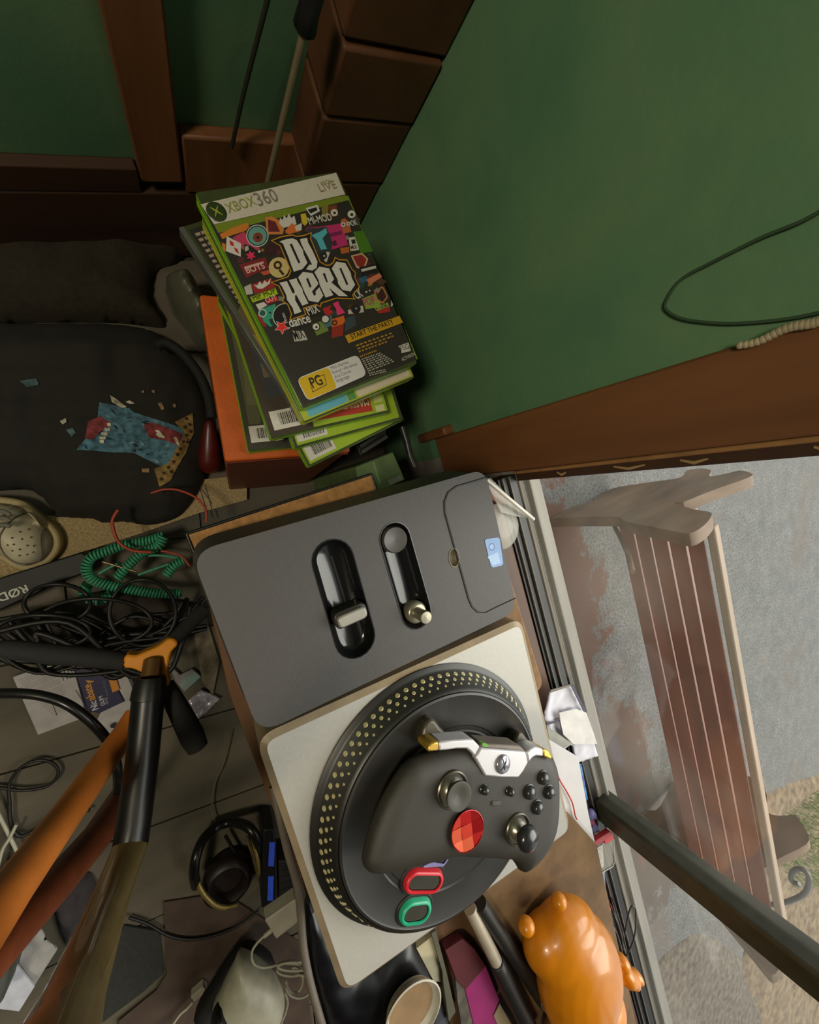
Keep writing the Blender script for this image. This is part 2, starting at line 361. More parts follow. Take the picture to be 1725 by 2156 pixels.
def blotch(src, cxy, rad, rgb, seed):
    mp = nt.nodes.new('ShaderNodeMapping'); mp.vector_type = 'TEXTURE'; mp.inputs['Location'].default_value = (cxy[0]-3.4, cxy[1]+1.4, .10); mp.inputs['Scale'].default_value = (rad[0], rad[1], 5); mp.inputs['Rotation'].default_value = (0, 0, rad[2])
    g = nt.nodes.new('ShaderNodeTexGradient'); g.gradient_type = 'SPHERICAL'; n = nt.nodes.new('ShaderNodeTexNoise'); n.inputs['Scale'].default_value = 6; n.inputs['Detail'].default_value = 9; n.inputs['Roughness'].default_value = .7
    m2_ = nt.nodes.new('ShaderNodeMapping'); m2_.inputs['Location'].default_value = (seed, seed, 0); ad_ = nt.nodes.new('ShaderNodeMath'); ad_.operation = 'MULTIPLY_ADD'; ad_.inputs[1].default_value = 1.5
    r = nt.nodes.new('ShaderNodeMapRange'); r.inputs[1].default_value = 1.02; r.inputs[2].default_value = 1.14; r.inputs[4].default_value = .9; mx = nt.nodes.new('ShaderNodeMix'); mx.data_type = 'RGBA'
    nt.links.new(tc.outputs['Object'], mp.inputs[0]); nt.links.new(mp.outputs[0], g.inputs[0]); nt.links.new(tc.outputs['Object'], m2_.inputs[0]); nt.links.new(m2_.outputs[0], n.inputs[0])
    nt.links.new(n.outputs['Fac'], ad_.inputs[0]); nt.links.new(g.outputs['Fac'], ad_.inputs[2]); nt.links.new(ad_.outputs[0], r.inputs[0]); nt.links.new(r.outputs[0], mx.inputs['Factor']); nt.links.new(src, mx.inputs['A']); mx.inputs['B'].default_value = (*lin(rgb), 1); return mx.outputs['Result']
s3 = blotch(s2, (1.27, -1.02), (.62, 1.0, -.1), (104, 68, 52), 2.); s4 = blotch(s3, (1.45, -2.05), (.5, .6, 0), (104, 78, 64), 5.); s5 = blotch(s4, (1.65, -2.75), (.6, .7, 0), (92, 80, 70), 9.)
nt.links.new(s5, b.inputs['Base Color'])
ground = MB().box((3.4, -1.4, -.80), (6.0, 8.0, .10)).build('ground', cm, kind='structure')
dirt = M('brown_dirt', (118, 96, 74), .95, var=.35, scale=18, bump=.8, bscale=70, rgb2=(150, 128, 100))
dpoly = [(q.x, q.y) for q in spline([(*p, 0) for p in xy([(1590, 1700), (1725, 1630), (1850, 1600), (1880, 1900), (1850, 2300), (1640, 2280), (1590, 2160), (1560, 2040), (1600, 1880)], -.75)], 5, True)]
puff(dpoly, .04, lambda X, Y, D: -.75+dome(D, .2, .03)+.008*wob(X, Y, 20, 4)*(D > 0), lambda X, Y, D: -.752+0*D).build('dirt', dirt, ground)
dp2 = [(q.x, q.y) for q in spline([(*p, 0) for p in xy([(1400, 2010), (1480, 1965), (1560, 2020), (1640, 2085), (1680, 2300), (1300, 2300), (1330, 2110)], -.75)], 5, True)]
puff(dp2, .03, lambda X, Y, D: -.75+dome(D, .2, .02)+.006*wob(X, Y, 24, 9)*(D > 0), lambda X, Y, D: -.752+0*D).build('dirt', M('grey_brown_dirt', (104, 92, 80), .95, var=.35, scale=26, bump=.8, bscale=80, rgb2=(126, 116, 104)), ground)
gb = MB(); gp = xy([(1612, 1770), (1640, 1710), (1725, 1650), (1800, 1660), (1800, 1860), (1660, 1860)], -.75); G = np.array(gp)
while len(gb.f) < 2600:
    x, y = random.uniform(G[:, 0].min(), G[:, 0].max()), random.uniform(G[:, 1].min(), G[:, 1].max())
    if not inside_np(gp, np.array([x]), np.array([y]))[0]: continue
    a = random.uniform(0, 6.28); h = random.uniform(.02, .06); w = .004; lx, ly = random.gauss(0, .02), random.gauss(0, .02)
    gb.add([(x-w*math.cos(a), y-w*math.sin(a), -.728), (x+w*math.cos(a), y+w*math.sin(a), -.728), (x+lx, y+ly, -.716+h)], [(0, 1, 2)])
gb.build('grass', M('grass_blades', (120, 146, 72), .7, var=.3, scale=10), smooth=False, kind='stuff', label='thin green grass patch growing in dirt beyond the bench', cat='grass')

# bench beyond the glass, its slatted back towards the house
bwood = M('bench_brown_slat', (126, 64, 36), .55, var=.25, scale=16, stretch=(1, .1, 1), bump=.3, bscale=50)
pale = M('bench_pale_rail', (170, 146, 124), .7, var=.2, scale=20, stretch=(1, .1, 1))
endm = M('bench_weathered_end', (104, 80, 58), .7, var=.35, scale=9, stretch=(.3, 1, 1), bump=.5, bscale=40, rgb2=(134, 104, 78))
bench = thing('garden_bench', 'brown slatted garden bench standing outside on the concrete, its back to the window', 'bench', (1.55, -1.55, -.75))
Y0, Y1 = -.60, -2.52
for k in range(5):
    z0 = -.40 + k*.066
    MB().box((1.505+.004*k, (Y0+Y1)/2, z0+.028), (.022, Y0-Y1, .056), R=Matrix.Rotation(.12, 3, 'Y')).build('back_slat', bwood, bench, bevel=.005)
MB().box((1.532, (Y0+Y1)/2, -.050), (.036, Y0-Y1+.02, .030)).build('top_rail', pale, bench, bevel=.006)
for k in range(4):
    MB().box((1.62+.095*k, (Y0+Y1)/2, -.325), (.085, Y0-Y1, .026)).build('seat_slat', bwood, bench, bevel=.004)
f = zm(1000, 930, 2.379)
ol = f([(335, 378), (440, 350), (560, 330), (640, 285), (700, 252), (860, 226), (1030, 202), (1065, 165), (1140, 155), (1188, 166), (1180, 196), (1262, 184), (1330, 168), (1388, 182), (1378, 204), (1200, 268), (1050, 328), (1005, 330), (1100, 366), (1178, 380), (1192, 402), (1150, 455), (1080, 492), (1000, 478), (850, 446), (760, 425), (720, 402), (600, 400), (440, 404), (335, 404)])
for yy, nm in ((-.574, 0), (-2.56, 1)):
    pts = [at_y(p, -.574) for p in ol]; c = [(p.x-.0, p.z) for p in pts]
    sm = spline([(a, b, 0) for a, b in c], 3, True)
    front = [(q.x, yy+.024, max(-.75, q.y)) for q in sm]; backp = [(q.x, yy-.024, max(-.75, q.y)) for q in sm]
    MB().hull3(front, backp).build('end_frame', endm, bench, bevel=.008)
MB().tube([at_y(p, -.66) for p in f([(690, 405), (730, 480), (772, 570), (790, 650)])], .010).build('brace', endm, bench)
iron = M('grey_iron', (96, 94, 92), .5, .4)
sp = [at_x(p, 1.95) for p in [(1625, 1905), (1660, 1898), (1695, 1880), (1704, 1850), (1690, 1830), (1670, 1835), (1668, 1855), (1684, 1862)]]
MB().tube(spline(sp, 6), .012).build('scroll_arm', iron, bench)

# ================================================================== LOW TABLE AND BOARDS
tabm = M('table_brown', (96, 66, 40), .6, var=.25, scale=14, bump=.2)
TZ = .400
tpoly = xy([(440, 1300), (458, 1412), (502, 1640), (560, 1830), (600, 2000), (660, 2300), (1420, 2300), (1400, 2156), (1262, 1800), (1190, 1440), (1100, 1080), (820, 1130)], TZ)
tpoly = [(-.030, -.055), (.242, -.055), (.246, -.55), (.250, -.86), (-.056, -.86), (-.046, -.30), (-.043, -.15)]
tab = thing('low_table', 'low brown wooden table carrying the turntable controller', 'table', (.09, -.45, 0))
MB().prism(rounded(tpoly, .01), TZ-.022, TZ).build('tabletop', tabm, tab, bevel=.002)
for lx in (-.012, .215):
    for ly in (-.09, -.82): MB().box((lx, ly, .189), (.036, .036, .378)).build('leg', tabm, tab, bevel=.002)
slab = MB().prism(rounded([(.13, -.046), (.225, -.046), (.236, -.286), (.13, -.286)], .012), TZ, .4395).build('particle_board', M('particle_board_m', (126, 92, 54), .75, var=.2, scale=120), bevel=.002,
    label='thick tan particle board under the right side of the turntable controller', cat='board')
cork = thing('cork_board', 'tan cork board in a thin dark frame poking out behind the turntable controller', 'board', (.03, -.05, TZ))
cq = [at(p, .428) for p in [(393, 1124), (782, 998)]]
a, b = cq; d = (b-a).normalized(); pr = Vector((d.y, -d.x, 0)) if d.y*0-d.x*1 < 0 else Vector((-d.y, d.x, 0))
MB().prism([(p.x, p.y) for p in (a, b, b+pr*.16, a+pr*.16)], TZ, .4285).build('cork_sheet', M('cork', (158, 114, 66), .85, var=.25, scale=150, bump=.4), cork)
blackp = M('black_plastic', (26, 25, 24), .4)
for p, q in ((a, b), (b, b+pr*.16), (a, a+pr*.16)):
    MB().tube([(p.x, p.y, .428), (q.x, q.y, .4285)], .0013, 6).build('frame_edge', blackp, cork)
hb = MB().prism(rounded(xy([(1140, 1690), (1203, 1716), (1257, 1778), (1296, 1960), (1345, 2180), (1330, 2300), (1160, 2300), (1008, 1888)], .418), .004), .410, .418).build('hardboard_sheet', M('mottled_hardboard', (112, 82, 50), .7, var=.28, scale=26, bump=.15, rgb2=(128, 98, 62)), bevel=.001,
    label='brown mottled hardboard sheet under the orange figurine', cat='board')
paper = M('white_paper', (206, 202, 204), .8, var=.05, scale=30)
MB().prism(xy([(1128, 1540), (1214, 1592), (1236, 1712), (1252, 1782), (1306, 2075), (1322, 2156), (1340, 2290), (1200, 2250), (1090, 1760)], .406), .4005, .409).build('paper_stack', paper, bevel=.0006,
    label='long white sheet of paper lying under the brown hardboard', cat='paper')

# ================================================================== TURNTABLE GAME CONTROLLER
DZ = .482
dk = thing('turntable_controller', 'grey and silver turntable game controller with round black platter', 'game controller', (.085, -.2, .44))
mixm = M('mixer_charcoal', (63, 60, 59), .55, var=.06, scale=300, bump=.08, bscale=900)
glossy = M('gloss_black', (20, 20, 21), .16)
silver = M('silver_plastic', (170, 166, 160), .42, .15, var=.04, scale=300)
rim = M('tan_silver_rim', (150, 132, 108), .4, .2)
outer = rounded(xy([(401, 1163), (1022, 987), (1089, 1287), (546, 1546)], DZ), .015, 7)
f = zm(380, 940, 2.156)
pa, pb = xy(f([(695, 516), (795, 868)]), DZ); ra = (Vector(xy(f([(782, 490)]), DZ)[0])-Vector(pa)).length
qa, qb = xy(f([(976, 420), (1073, 755)]), DZ); rb = ra*.86
holeA, holeB = pill(pa, pb, ra), pill(qa, qb, rb)
notch = circle(xy(f([(1243, 505)]), DZ)[0], .0072, 16, .0046, 1.35)
lid_px = f([(1392, 138), (1320, 160), (1250, 180), (1213, 208), (1196, 250), (1198, 300), (1306, 690), (1322, 728), (1348, 752), (1384, 754), (1440, 726), (1522, 688)])
mb = MB(); holed(outer, [holeA, holeB, notch], DZ, mb)
n = len(outer); ob = inset(outer, -.0045)
mb.add([(p[0], p[1], DZ) for p in outer]+[(p[0], p[1], DZ-.012) for p in outer]+[(p[0], p[1], .4405) for p in ob], [(i, (i+1) % n, n+(i+1) % n, n+i) for i in range(n)]+[(n+i, n+(i+1) % n, 2*n+(i+1) % n, 2*n+i) for i in range(n)])
mixer = mb.build('mixer_panel', mixm, dk, ang=.5)
def pocket(name, hole, depth, m):
    n = len(hole); mb = MB(); q1, q2, q3 = (.0008, .0024, .0052) if depth > .005 else (.0003, .0008, .0012)
    mb.add([(p[0], p[1], DZ+.0004) for p in inset(hole, -.0008)]+[(p[0], p[1], DZ+.0004) for p in hole]+[(p[0], p[1], DZ-depth*.35) for p in inset(hole, q1)]+[(p[0], p[1], DZ-depth*.75) for p in inset(hole, q2)]+[(p[0], p[1], DZ-depth) for p in inset(hole, q3)],
           [(k*n+i, k*n+(i+1) % n, (k+1)*n+(i+1) % n, (k+1)*n+i) for k in range(4) for i in range(n)]+[tuple(range(4*n, 5*n))]); return mb.build(name, m, dk)
recA = pocket('fader_recess', holeA, .010, glossy); recB = pocket('dial_recess', holeB, .010, glossy)
pocket('finger_notch', notch, .003, M('notch_tan', (104, 92, 66), .5))
sl = xy(f([(708, 575), (752, 716)]), DZ-.010)
MB().box(((sl[0][0]+sl[1][0])/2, (sl[0][1]+sl[1][1])/2, DZ-.0098), (.052, .0016, .0006), rz=math.atan2(sl[1][1]-sl[0][1], sl[1][0]-sl[0][0])).build('slot', M('slot_black', (4, 4, 4), .8), recA)
fx = at(f([(782, 775)])[0], DZ+.008); fd = (Vector(at(f([(845, 745)])[0], DZ+.008))-Vector(at(f([(720, 800)])[0], DZ+.008))); ang = math.atan2(fd.y, fd.x)
grey_knob = M('knob_grey', (150, 146, 138), .35, .2)
kf = MB(); kf.prism(rounded([(fx.x+u*math.cos(ang)-v*math.sin(ang), fx.y+u*math.sin(ang)+v*math.cos(ang)) for u, v in ((-.0122, -.0062), (.0122, -.0062), (.0122, .0062), (-.0122, .0062))], .005), DZ-.009, DZ+.005)
kf.build('fader_base', M('fader_dark', (44, 42, 38), .4), dk, bevel=.001)
MB().prism(rounded([(fx.x+u*math.cos(ang)-v*math.sin(ang), fx.y+u*math.sin(ang)+v*math.cos(ang)) for u, v in ((-.0108, -.0042), (.0108, -.0042), (.0108, .0042), (-.0108, .0042))], .0038), DZ+.004, DZ+.009).build('fader_cap', grey_knob, dk, bevel=.0012)
bc = xy(f([(977, 424)]), DZ)[0]
MB().lathe([(ra*.70, -.010), (ra*.72, -.002), (ra*.66, .0005), (ra*.45, -.0008), (0, -.0014)], (bc[0], bc[1], DZ), 36).build('round_button', M('button_grey', (74, 72, 70), .5), dk)
kc = xy(f([(1070, 752)]), DZ-.004)[0]
MB().lathe([(.0088, -.006), (.0088, .001), (.0070, .003), (.0046, .003), (.0046, .014), (.0050, .0155), (.0044, .017), (0, .0172)], (kc[0], kc[1], DZ-.004), 28).build('effects_dial', M('dial_chrome', (140, 134, 116), .25, .5), dk)
lid = xy(lid_px, DZ); gx = [Vector((p[0], p[1], DZ+.0002)) for p in lid]
MB().tube(gx, .00045, 5).build('lid_groove', M('groove', (12, 12, 12), .8), dk)
lidp = inset(lid, .0012)
MB().prism(lidp, DZ-.001, DZ+.0003).build('battery_lid', mixm, dk, label='battery lid set into the dark panel')
dc = Decal(DZ+.0006); dc.p(xy(f([(1380, 428), (1388, 420), (1440, 413), (1448, 420), (1464, 530), (1458, 540), (1418, 549), (1408, 542)]), DZ), (126, 156, 206))
c0 = xy(f([(1412, 455)]), DZ)[0]; dc.p(circle(c0, .0034), (92, 118, 170)); dc.p(circle(c0, .0022), (150, 176, 214)); dc.p(xy(f([(1392, 500), (1440, 480), (1452, 528), (1418, 540)]), DZ), (160, 186, 220)); dc.build('hologram_sticker', dk, 'small pale blue square sticker')
# silver deck plate
SZ = .480
so = rounded(xy([(538, 1558), (1101, 1302), (1206, 1752), (724, 2103)], SZ), .013, 7)
si = inset(so, .0045); n = len(so)
mb = MB(); mb.poly(si, SZ)
mb.add([(p[0], p[1], SZ) for p in si]+[(p[0], p[1], SZ-.0028) for p in so], [(i, (i+1) % n, n+(i+1) % n, n+i) for i in range(n)], 1)
mb.add([(p[0], p[1], SZ-.0028) for p in so]+[(p[0], p[1], .4405) for p in inset(so, -.001)], [(i, (i+1) % n, n+(i+1) % n, n+i) for i in range(n)]+[tuple(range(n, 2*n))], 1)
plate = mb.build('deck_plate', [silver, rim], dk, smooth=False)
PC = (.0752, -.2672)
platm = M('platter_black', (38, 37, 36), .35)
dotm = M('strobe_dot_metal', (206, 194, 146), .35, .3)
prof = [(.1015, .4802), (.1015, .4815), (.0985, .4830), (.0965, .4836), (.0895, .4990), (.0870, .5005)]
plat = MB().lathe([(r, z) for r, z in prof]+[(.0866, .4995), (0, .4995)], (PC[0], PC[1], 0), 96).build('platter', M('platter_rim', (28, 26, 23), .42), dk, ang=.9)
recm = M('record_black', (42, 40, 37), .42, spec=.45)
MB().lathe([(.0862, .4990), (.0862, .5012), (.0845, .5018), (.0835, .5012), (.0615, .5012), (.0605, .5005), (.0575, .5005), (.0565, .5014), (.020, .5016), (0, .5018)], (PC[0], PC[1], 0), 96).build('record_disc', recm, plat, ang=.6)
sl_ang = math.atan2(.4990-.4836, .0965-.0895)
def dotmesh(r):
    me = bpy.data.meshes.new('strobe_dot'); bm = bmesh.new(); bmesh.ops.create_cone(bm, cap_ends=True, segments=10, radius1=r, radius2=r*.8, depth=.0006); bm.to_mesh(me); bm.free(); me.materials.append(dotm); return me
nrm_el = math.atan2((.0965-.0895), (.4990-.4836))
for (t, r, ph) in ((.20, .0020, 0), (.52, .0016, .5), (.80, .0010, 0)):
    me = dotmesh(r); R_, z_ = .0965-.0070*t, .4836+.0154*t
    for k in range(80):
        w = 2*math.pi*(k+ph)/80; o = bpy.data.objects.new('strobe_dot', me); COL.objects.link(o); o.parent = plat
        nv = Vector((math.cos(w)*math.cos(nrm_el), math.sin(w)*math.cos(nrm_el), math.sin(nrm_el)))
        o.matrix_local = Matrix.Translation(Vector((PC[0]+R_*math.cos(w), PC[1]+R_*math.sin(w), z_))+nv*.0002-ORIGIN[plat.name]) @ nv.to_track_quat('Z', 'Y').to_matrix().to_4x4()
def ringbutton(pxs, col_rgb, lbl, names):
    c = xy(pxs, .506); (x1, y1), (x2, y2), (x3, y3) = c; r = math.hypot(x3-x1, y3-y1)
    o = pill((x1, y1), (x2, y2), r); n = len(o)
    rg = MB(); lv = [(inset(o, -.0012), .5010), (o, .5048), (inset(o, .0008), .5056), (inset(o, .0020), .5056), (inset(o, .0024), .5046)]
    rg.add([(p[0], p[1], z) for q, z in lv for p in q], [(k*n+i, k*n+(i+1) % n, (k+1)*n+(i+1) % n, (k+1)*n+i) for k in range(4) for i in range(n)])
    rg.build(names+'_ring', M(names+'_plastic', col_rgb, .35, spec=.5), plat, label=lbl)
    MB().prism(inset(o, .0024), .5012, .5044).build(names+'_key', M('key_smoke', (58, 56, 50), .3), plat, bevel=.0006)
    MB().prism(inset(o, -.0030), .5009, .5022).build(names+'_base', M('key_base', (30, 29, 27), .5), plat, bevel=.0006)
ringbutton([(876, 1862), (917, 1862), (878, 1839)], (206, 40, 52), 'red rimmed stream key', 'red_button')
ringbutton([(868, 1928), (890, 1925), (869, 1904)], (40, 160, 122), 'green rimmed stream key', 'green_button')

# ================================================================== GAMEPAD ON THE PLATTER
PR = Matrix(((.80449132, .59326304, .02885613), (-.59246582, .79806515, .10989207), (.04216583, -.10550349, .99352456)))
PT = Vector((.096243, -.2666486, .53270222-.003))
def pad_at(p, zl):
    o = PR.transposed() @ (EYE-PT); r = PR.transposed() @ ray(*p[:2]); q = o + r*((zl-o.z)/r.z); return (q.x, q.y)
def padp(pts, zl): return [pad_at(p, zl) for p in pts]
PM = Matrix.Translation(PT) @ PR.to_4x4()
pad = thing('gamepad', 'black gamepad with red faceted dish, lying on the turntable platter', 'game controller', (.096, -.267, .502))
padm = M('gamepad_black', (45, 41, 35), .58, var=.06, scale=500, bump=.06, bscale=1500)
sil = padp([(897, 1586), (868, 1596), (845, 1616), (822, 1650), (800, 1690), (780, 1740), (767, 1785), (763, 1810), (768, 1828), (785, 1838), (820, 1836), (870, 1824), (920, 1810), (960, 1801), (1000, 1803), (1050, 1806), (1076, 1809), (1087, 1820), (1098, 1836), (1112, 1832), (1135, 1808), (1155, 1775), (1167, 1740), (1172, 1700), (1172, 1640), (1166, 1606), (1150, 1580), (1110, 1572), (1060, 1566), (1000, 1562), (950, 1572)], -.010)
sil = [(q.x, q.y) for q in spline([(*p, 0) for p in sil], 4, True)]
def grip(Y): t = np.clip((-Y-.012)/.055, 0, 1); return .006*t*t
top = lambda X, Y, D: -.010 - grip(Y) + dome(D, .016, .010) + 0.0
bot = lambda X, Y, D: -.010 - grip(Y) - dome(D, .018, .0100)
puff(sil, .0016, top, bot).xform(PM).build('shell', padm, pad, ang=1.2)
def surf(y): return -.0*y
f = zm(860, 1480, 5.0735)
chrome = M('pad_silver', (196, 192, 196), .35, .35, var=.03)
gold = M('pad_gold', (200, 160, 70), .3, .7)
def padpart(name, pts, z0, z1, m, zl=None, bev=.0012, lab=None):
    return MB().prism(padp(f(pts), zl if zl is not None else z1), z0, z1).xform(PM).build(name, m, pad, bevel=bev, label=lab)
padpart('guide_panel', [(775, 480), (1000, 502), (1258, 520), (1285, 636), (1235, 730), (1180, 802), (1000, 800), (825, 784), (770, 690), (716, 590)], -.012, .0022, chrome)
padpart('bumper_band', [(782, 432), (1000, 446), (1200, 462), (1262, 522), (1000, 504), (772, 482)], -.016, .0006, M('pad_brown_grey', (112, 100, 90), .45), lab='dull brown-grey upper band')
padpart('status_light', [(790, 432), (830, 430), (862, 456), (850, 472), (795, 462)], -.004, .0010, M('pad_green', (92, 150, 44), .5), bev=0)
padpart('bumper', [(330, 412), (480, 400), (560, 396), (650, 390), (700, 396), (772, 468), (714, 574), (664, 520), (630, 492), (520, 492), (420, 506), (330, 514)], -.014, .0012, chrome)
padpart('bumper', [(1264, 522), (1310, 490), (1362, 468), (1440, 488), (1446, 574), (1366, 568), (1330, 588), (1287, 640)], -.014, .0012, chrome)
padpart('bumper_tip', [(240, 424), (330, 412), (330, 514), (205, 526), (215, 470)], -.016, .0004, gold, lab='gold left bumper end')
padpart('bumper_tip', [(1440, 488), (1500, 510), (1542, 568), (1532, 612), (1446, 575)], -.016, .0004, gold, lab='gold right bumper end')
trg = M('trigger_dark', (70, 62, 50), .35, .2)
padpart('trigger', [(196, 186), (245, 172), (290, 182), (345, 260), (412, 326), (340, 376), (252, 420), (202, 500), (150, 470), (140, 400), (152, 300)], -.023, -.012, trg, -.012, .003)
padpart('trigger', [(1125, 440), (1160, 350), (1185, 308), (1230, 320), (1272, 380), (1330, 436), (1410, 470), (1300, 490), (1240, 480)], -.023, -.012, trg, -.012, .003)
def padround(name, prof, c, m, zl=0., lab=None, n=32):
    return MB().lathe(prof, (c[0], c[1], zl), n).xform(PM).build(name, m, pad, label=lab, ang=.8)
lsx, rsx = padp(f([(470, 925), (1165, 1345)]), 0.0)
steel = M('stick_steel', (150, 144, 130), .28, .7); rubber = M('stick_rubber', (62, 58, 52), .5)
for c, k_ in ((lsx, .84), (rsx, .76)):
    padround('stick_ring', [(.0150*k_, -.003), (.0146*k_, .0012), (.0136*k_, .0018), (.0126*k_, .0006), (.0126*k_, -.004)], c, M('stick_ring_m', (96, 90, 78), .3, .6))
    padround('stick_dome', [(.0122*k_, -.003), (.0108*k_, .0012), (.0080*k_, .0036), (.0045, .0046), (.0035, .0065), (.0035, .0070)], c, steel)
padround('stick_cap', [(.0035, .006), (.0092, .0070), (.0096, .0080), (.0094, .0090), (.0084, .0092), (.0045, .0080), (0, .0076)], lsx, rubber)
padround('stick_cap', [(.0035, .008), (.0086, .0095), (.0090, .0108), (.0076, .0136), (.0045, .0152), (0, .0156)], rsx, M('stick_cap_gloss', (40, 40, 42), .2))
dcx = pad_at(f([(638, 1370)])[0], .003)
redm = [M('dish_glint_red_%d' % k, c, .28, .35, var=.02) for k, c in enumerate([(190, 46, 24), (176, 22, 20), (150, 16, 20), (206, 84, 48)])]  # orange and reds paint in each facet's reflection; the metal itself is one red
mb = MB(); RD = .0128; ns = 16
mb.lathe([(RD*.55, -.002), (RD*1.02, .0022), (RD*1.03, .0030), (RD, .0031)], (dcx[0], dcx[1], 0), 32, 1, cap=False)
edge_ = [(.0125*math.cos(t), .0125*math.sin(t)) for t in [2*math.pi*k/32 for k in range(32)]]
cuts = [-.02, -.0046, .0038, .02]
for a_ in range(3):
    for b_ in range(3):
        c_ = clip(edge_, cuts[a_], cuts[a_+1], cuts[b_], cuts[b_+1])
        if not c_: continue
        mx_, my_ = sum(p[0] for p in c_)/len(c_), sum(p[1] for p in c_)/len(c_); ta, tb = .10*(a_-1)+.05*((a_+b_) % 2), .10*(b_-1)-.04*(a_ % 2)
        ca, sa = math.cos(.35), math.sin(.35)
        mb.add([(p[0]*ca-p[1]*sa+dcx[0], p[0]*sa+p[1]*ca+dcx[1], .0024+ta*(p[0]-mx_)+tb*(p[1]-my_)) for p in c_], [tuple(range(len(c_)))], ((3, 3, 0), (3, 0, 1), (1, 2, 2))[a_][b_])
mb.xform(PM).build('directional_dish', redm, pad, ang=.1, label='red faceted metal directional dish')
gbx = pad_at(f([(1010, 655)])[0], .0028)
padround('guide_button', [(.0066, .001), (.0066, .0030), (.0058, .0040), (.0036, .0046), (0, .0048)], gbx, M('guide_chrome', (176, 172, 178), .16, .7))
mb = MB()
for sgn in (1, -1):
    w = math.radians(64)*sgn; arcp = []
    for k in range(9):
        t = -1+2*k/8; arcp.append((gbx[0]+.0044*t*math.cos(w)+.0012*(t*t)*math.cos(w+1.57*sgn), gbx[1]+.0048*t*math.sin(w)*sgn*sgn+.0008*t*t, .0049-.0010*t*t))
    mb.tube(arcp, .00055, 6)
mb.xform(PM).build('guide_mark', M('guide_mark_m', (84, 84, 96), .3, .4), pad)
btn = M('face_button', (46, 46, 46), .25)
for (px, rr) in (((1455, 808), .0046), ((1308, 962), .0048), ((1518, 962), .0046), ((1392, 1125), .0046), ((825, 938), .0031), ((1100, 955), .0031)):
    c = pad_at(f([px])[0], .002)
    padround('face_button', [(rr*1.12, -.002), (rr*1.12, .0006), (rr*1.0, .0009), (rr*.98, .0022), (rr*.75, .0036), (rr*.4, .0042), (0, .0044)], c, btn, n=24)
c1, c2 = padp(f([(905, 1077), (970, 1077)]), .0006)
MB().prism(pill(c1, c2, .0016), -.002, .0007).prism(pill(c1, c2, .0010), .0005, .0011).xform(PM).build('profile_switch', M('switch_dark', (66, 62, 54), .4), pad, bevel=.0003)
padpart('label_strip', [(160, 1745), (260, 1700), (380, 1720), (430, 1655), (420, 1690), (380, 1745), (170, 1760)], -.022, -.0205, M('lilac_film', (128, 122, 168), .3), -.0205, 0, 'thin lilac strip under the left grip')

# ================================================================== STACK OF GAME CASES
f2 = zm(340, 330, 2.875); fA = zm(560, 470, 7.841)
casegreen = M('case_green', (122, 176, 24), .3, spec=.5, var=.06)
casesmoke = M('case_smoke', (66, 74, 44), .2)
casedark = M('case_dark', (88, 90, 84), .25)
caseyel = M('case_yellowgreen', (176, 182, 40), .3, var=.06)
def case(bl, dirp, zt, label, shell, bottom=False, th=.0138):
    A = at(bl, zt); B = at(dirp, zt)
    up = (B-A).normalized() if not bottom else None
    if bottom: rt = (B-A).normalized(); up = Vector((-rt.y, rt.x, 0))
    else: rt = Vector((up.y, -up.x, 0))
    g = lambda u, v: (A.x+rt.x*u+up.x*v, A.y+rt.y*u+up.y*v)
    q = rounded([g(0, 0), g(.1355, 0), g(.1355, .190), g(0, .190)], .003, 3)
    o = thing('game_case', label, 'game case', (*g(.068, .095), zt-th), 'game cases in the stack')
    MB().prism(q, zt-th, zt-th*.56).build('case_base', shell, o, bevel=.0008)
    MB().prism(inset(q, .0008), zt-th*.56, zt-th*.48).build('case_seam', M('case_seam_m', (56, 84, 14), .5), o)
    MB().prism(q, zt-th*.48, zt, 0, 1).build('case_lid', [shell, casesmoke], o, bevel=.0008)
    return o, g
def barcode(dc, g, u0, v0, w, h):
    dc.p([g(u0, v0), g(u0+w, v0), g(u0+w, v0+h), g(u0, v0+h)], (206, 200, 190)); x = u0+w*.22
    while x < u0+w*.92:
        b = random.choice((.0004, .0007, .0011)); dc.p([g(x, v0+h*.22), g(x+b, v0+h*.22), g(x+b, v0+h*.85), g(x, v0+h*.85)], (40, 38, 36)); x += b+random.choice((.0005, .0008))
Z1 = .380
top_case, g = case((637, 862), (419, 423), Z1, 'top green game case of the stack, cover lettered DJ HERO in white', casegreen)
C = lambda pts: xy(f2(pts), Z1); CA = lambda pts: xy(fA(pts), Z1)
dc = Decal(Z1+.00005)
dc.p(C([(238, 288), (1058, 97), (1545, 1228), (862, 1508)]), (46, 42, 36))
dc.p(C([(318, 412), (1112, 232), (1135, 262), (345, 462)]), (118, 134, 34))
dc.p(C([(238, 288), (1058, 97), (1112, 228), (318, 410)]), (204, 196, 182))
dc.p(C([(1120, 240), (1135, 262), (1450, 980), (1545, 1228), (1552, 1222), (1130, 235)]), (112, 150, 30))
rq = random.Random(21)
for k in range(70):
    u, v = rq.uniform(.05, .97), rq.uniform(.20, .66); a = rq.uniform(0, 6.28); r = rq.uniform(14, 34)
    x = 238+u*(1058-238)+v*(862-238)*.98; y = 288+u*(97-288)+v*(1508-288)*.97
    q = [(x+r*rq.uniform(.6, 1.2)*math.cos(a+j*1.57), y+r*rq.uniform(.5, 1.1)*math.sin(a+j*1.57)) for j in range(4)]
    dc.p(C(q), rq.choice(((92, 40, 40), (70, 66, 60), (150, 110, 50), (40, 70, 66), (110, 50, 70), (60, 58, 30), (130, 126, 116), (84, 52, 34))))
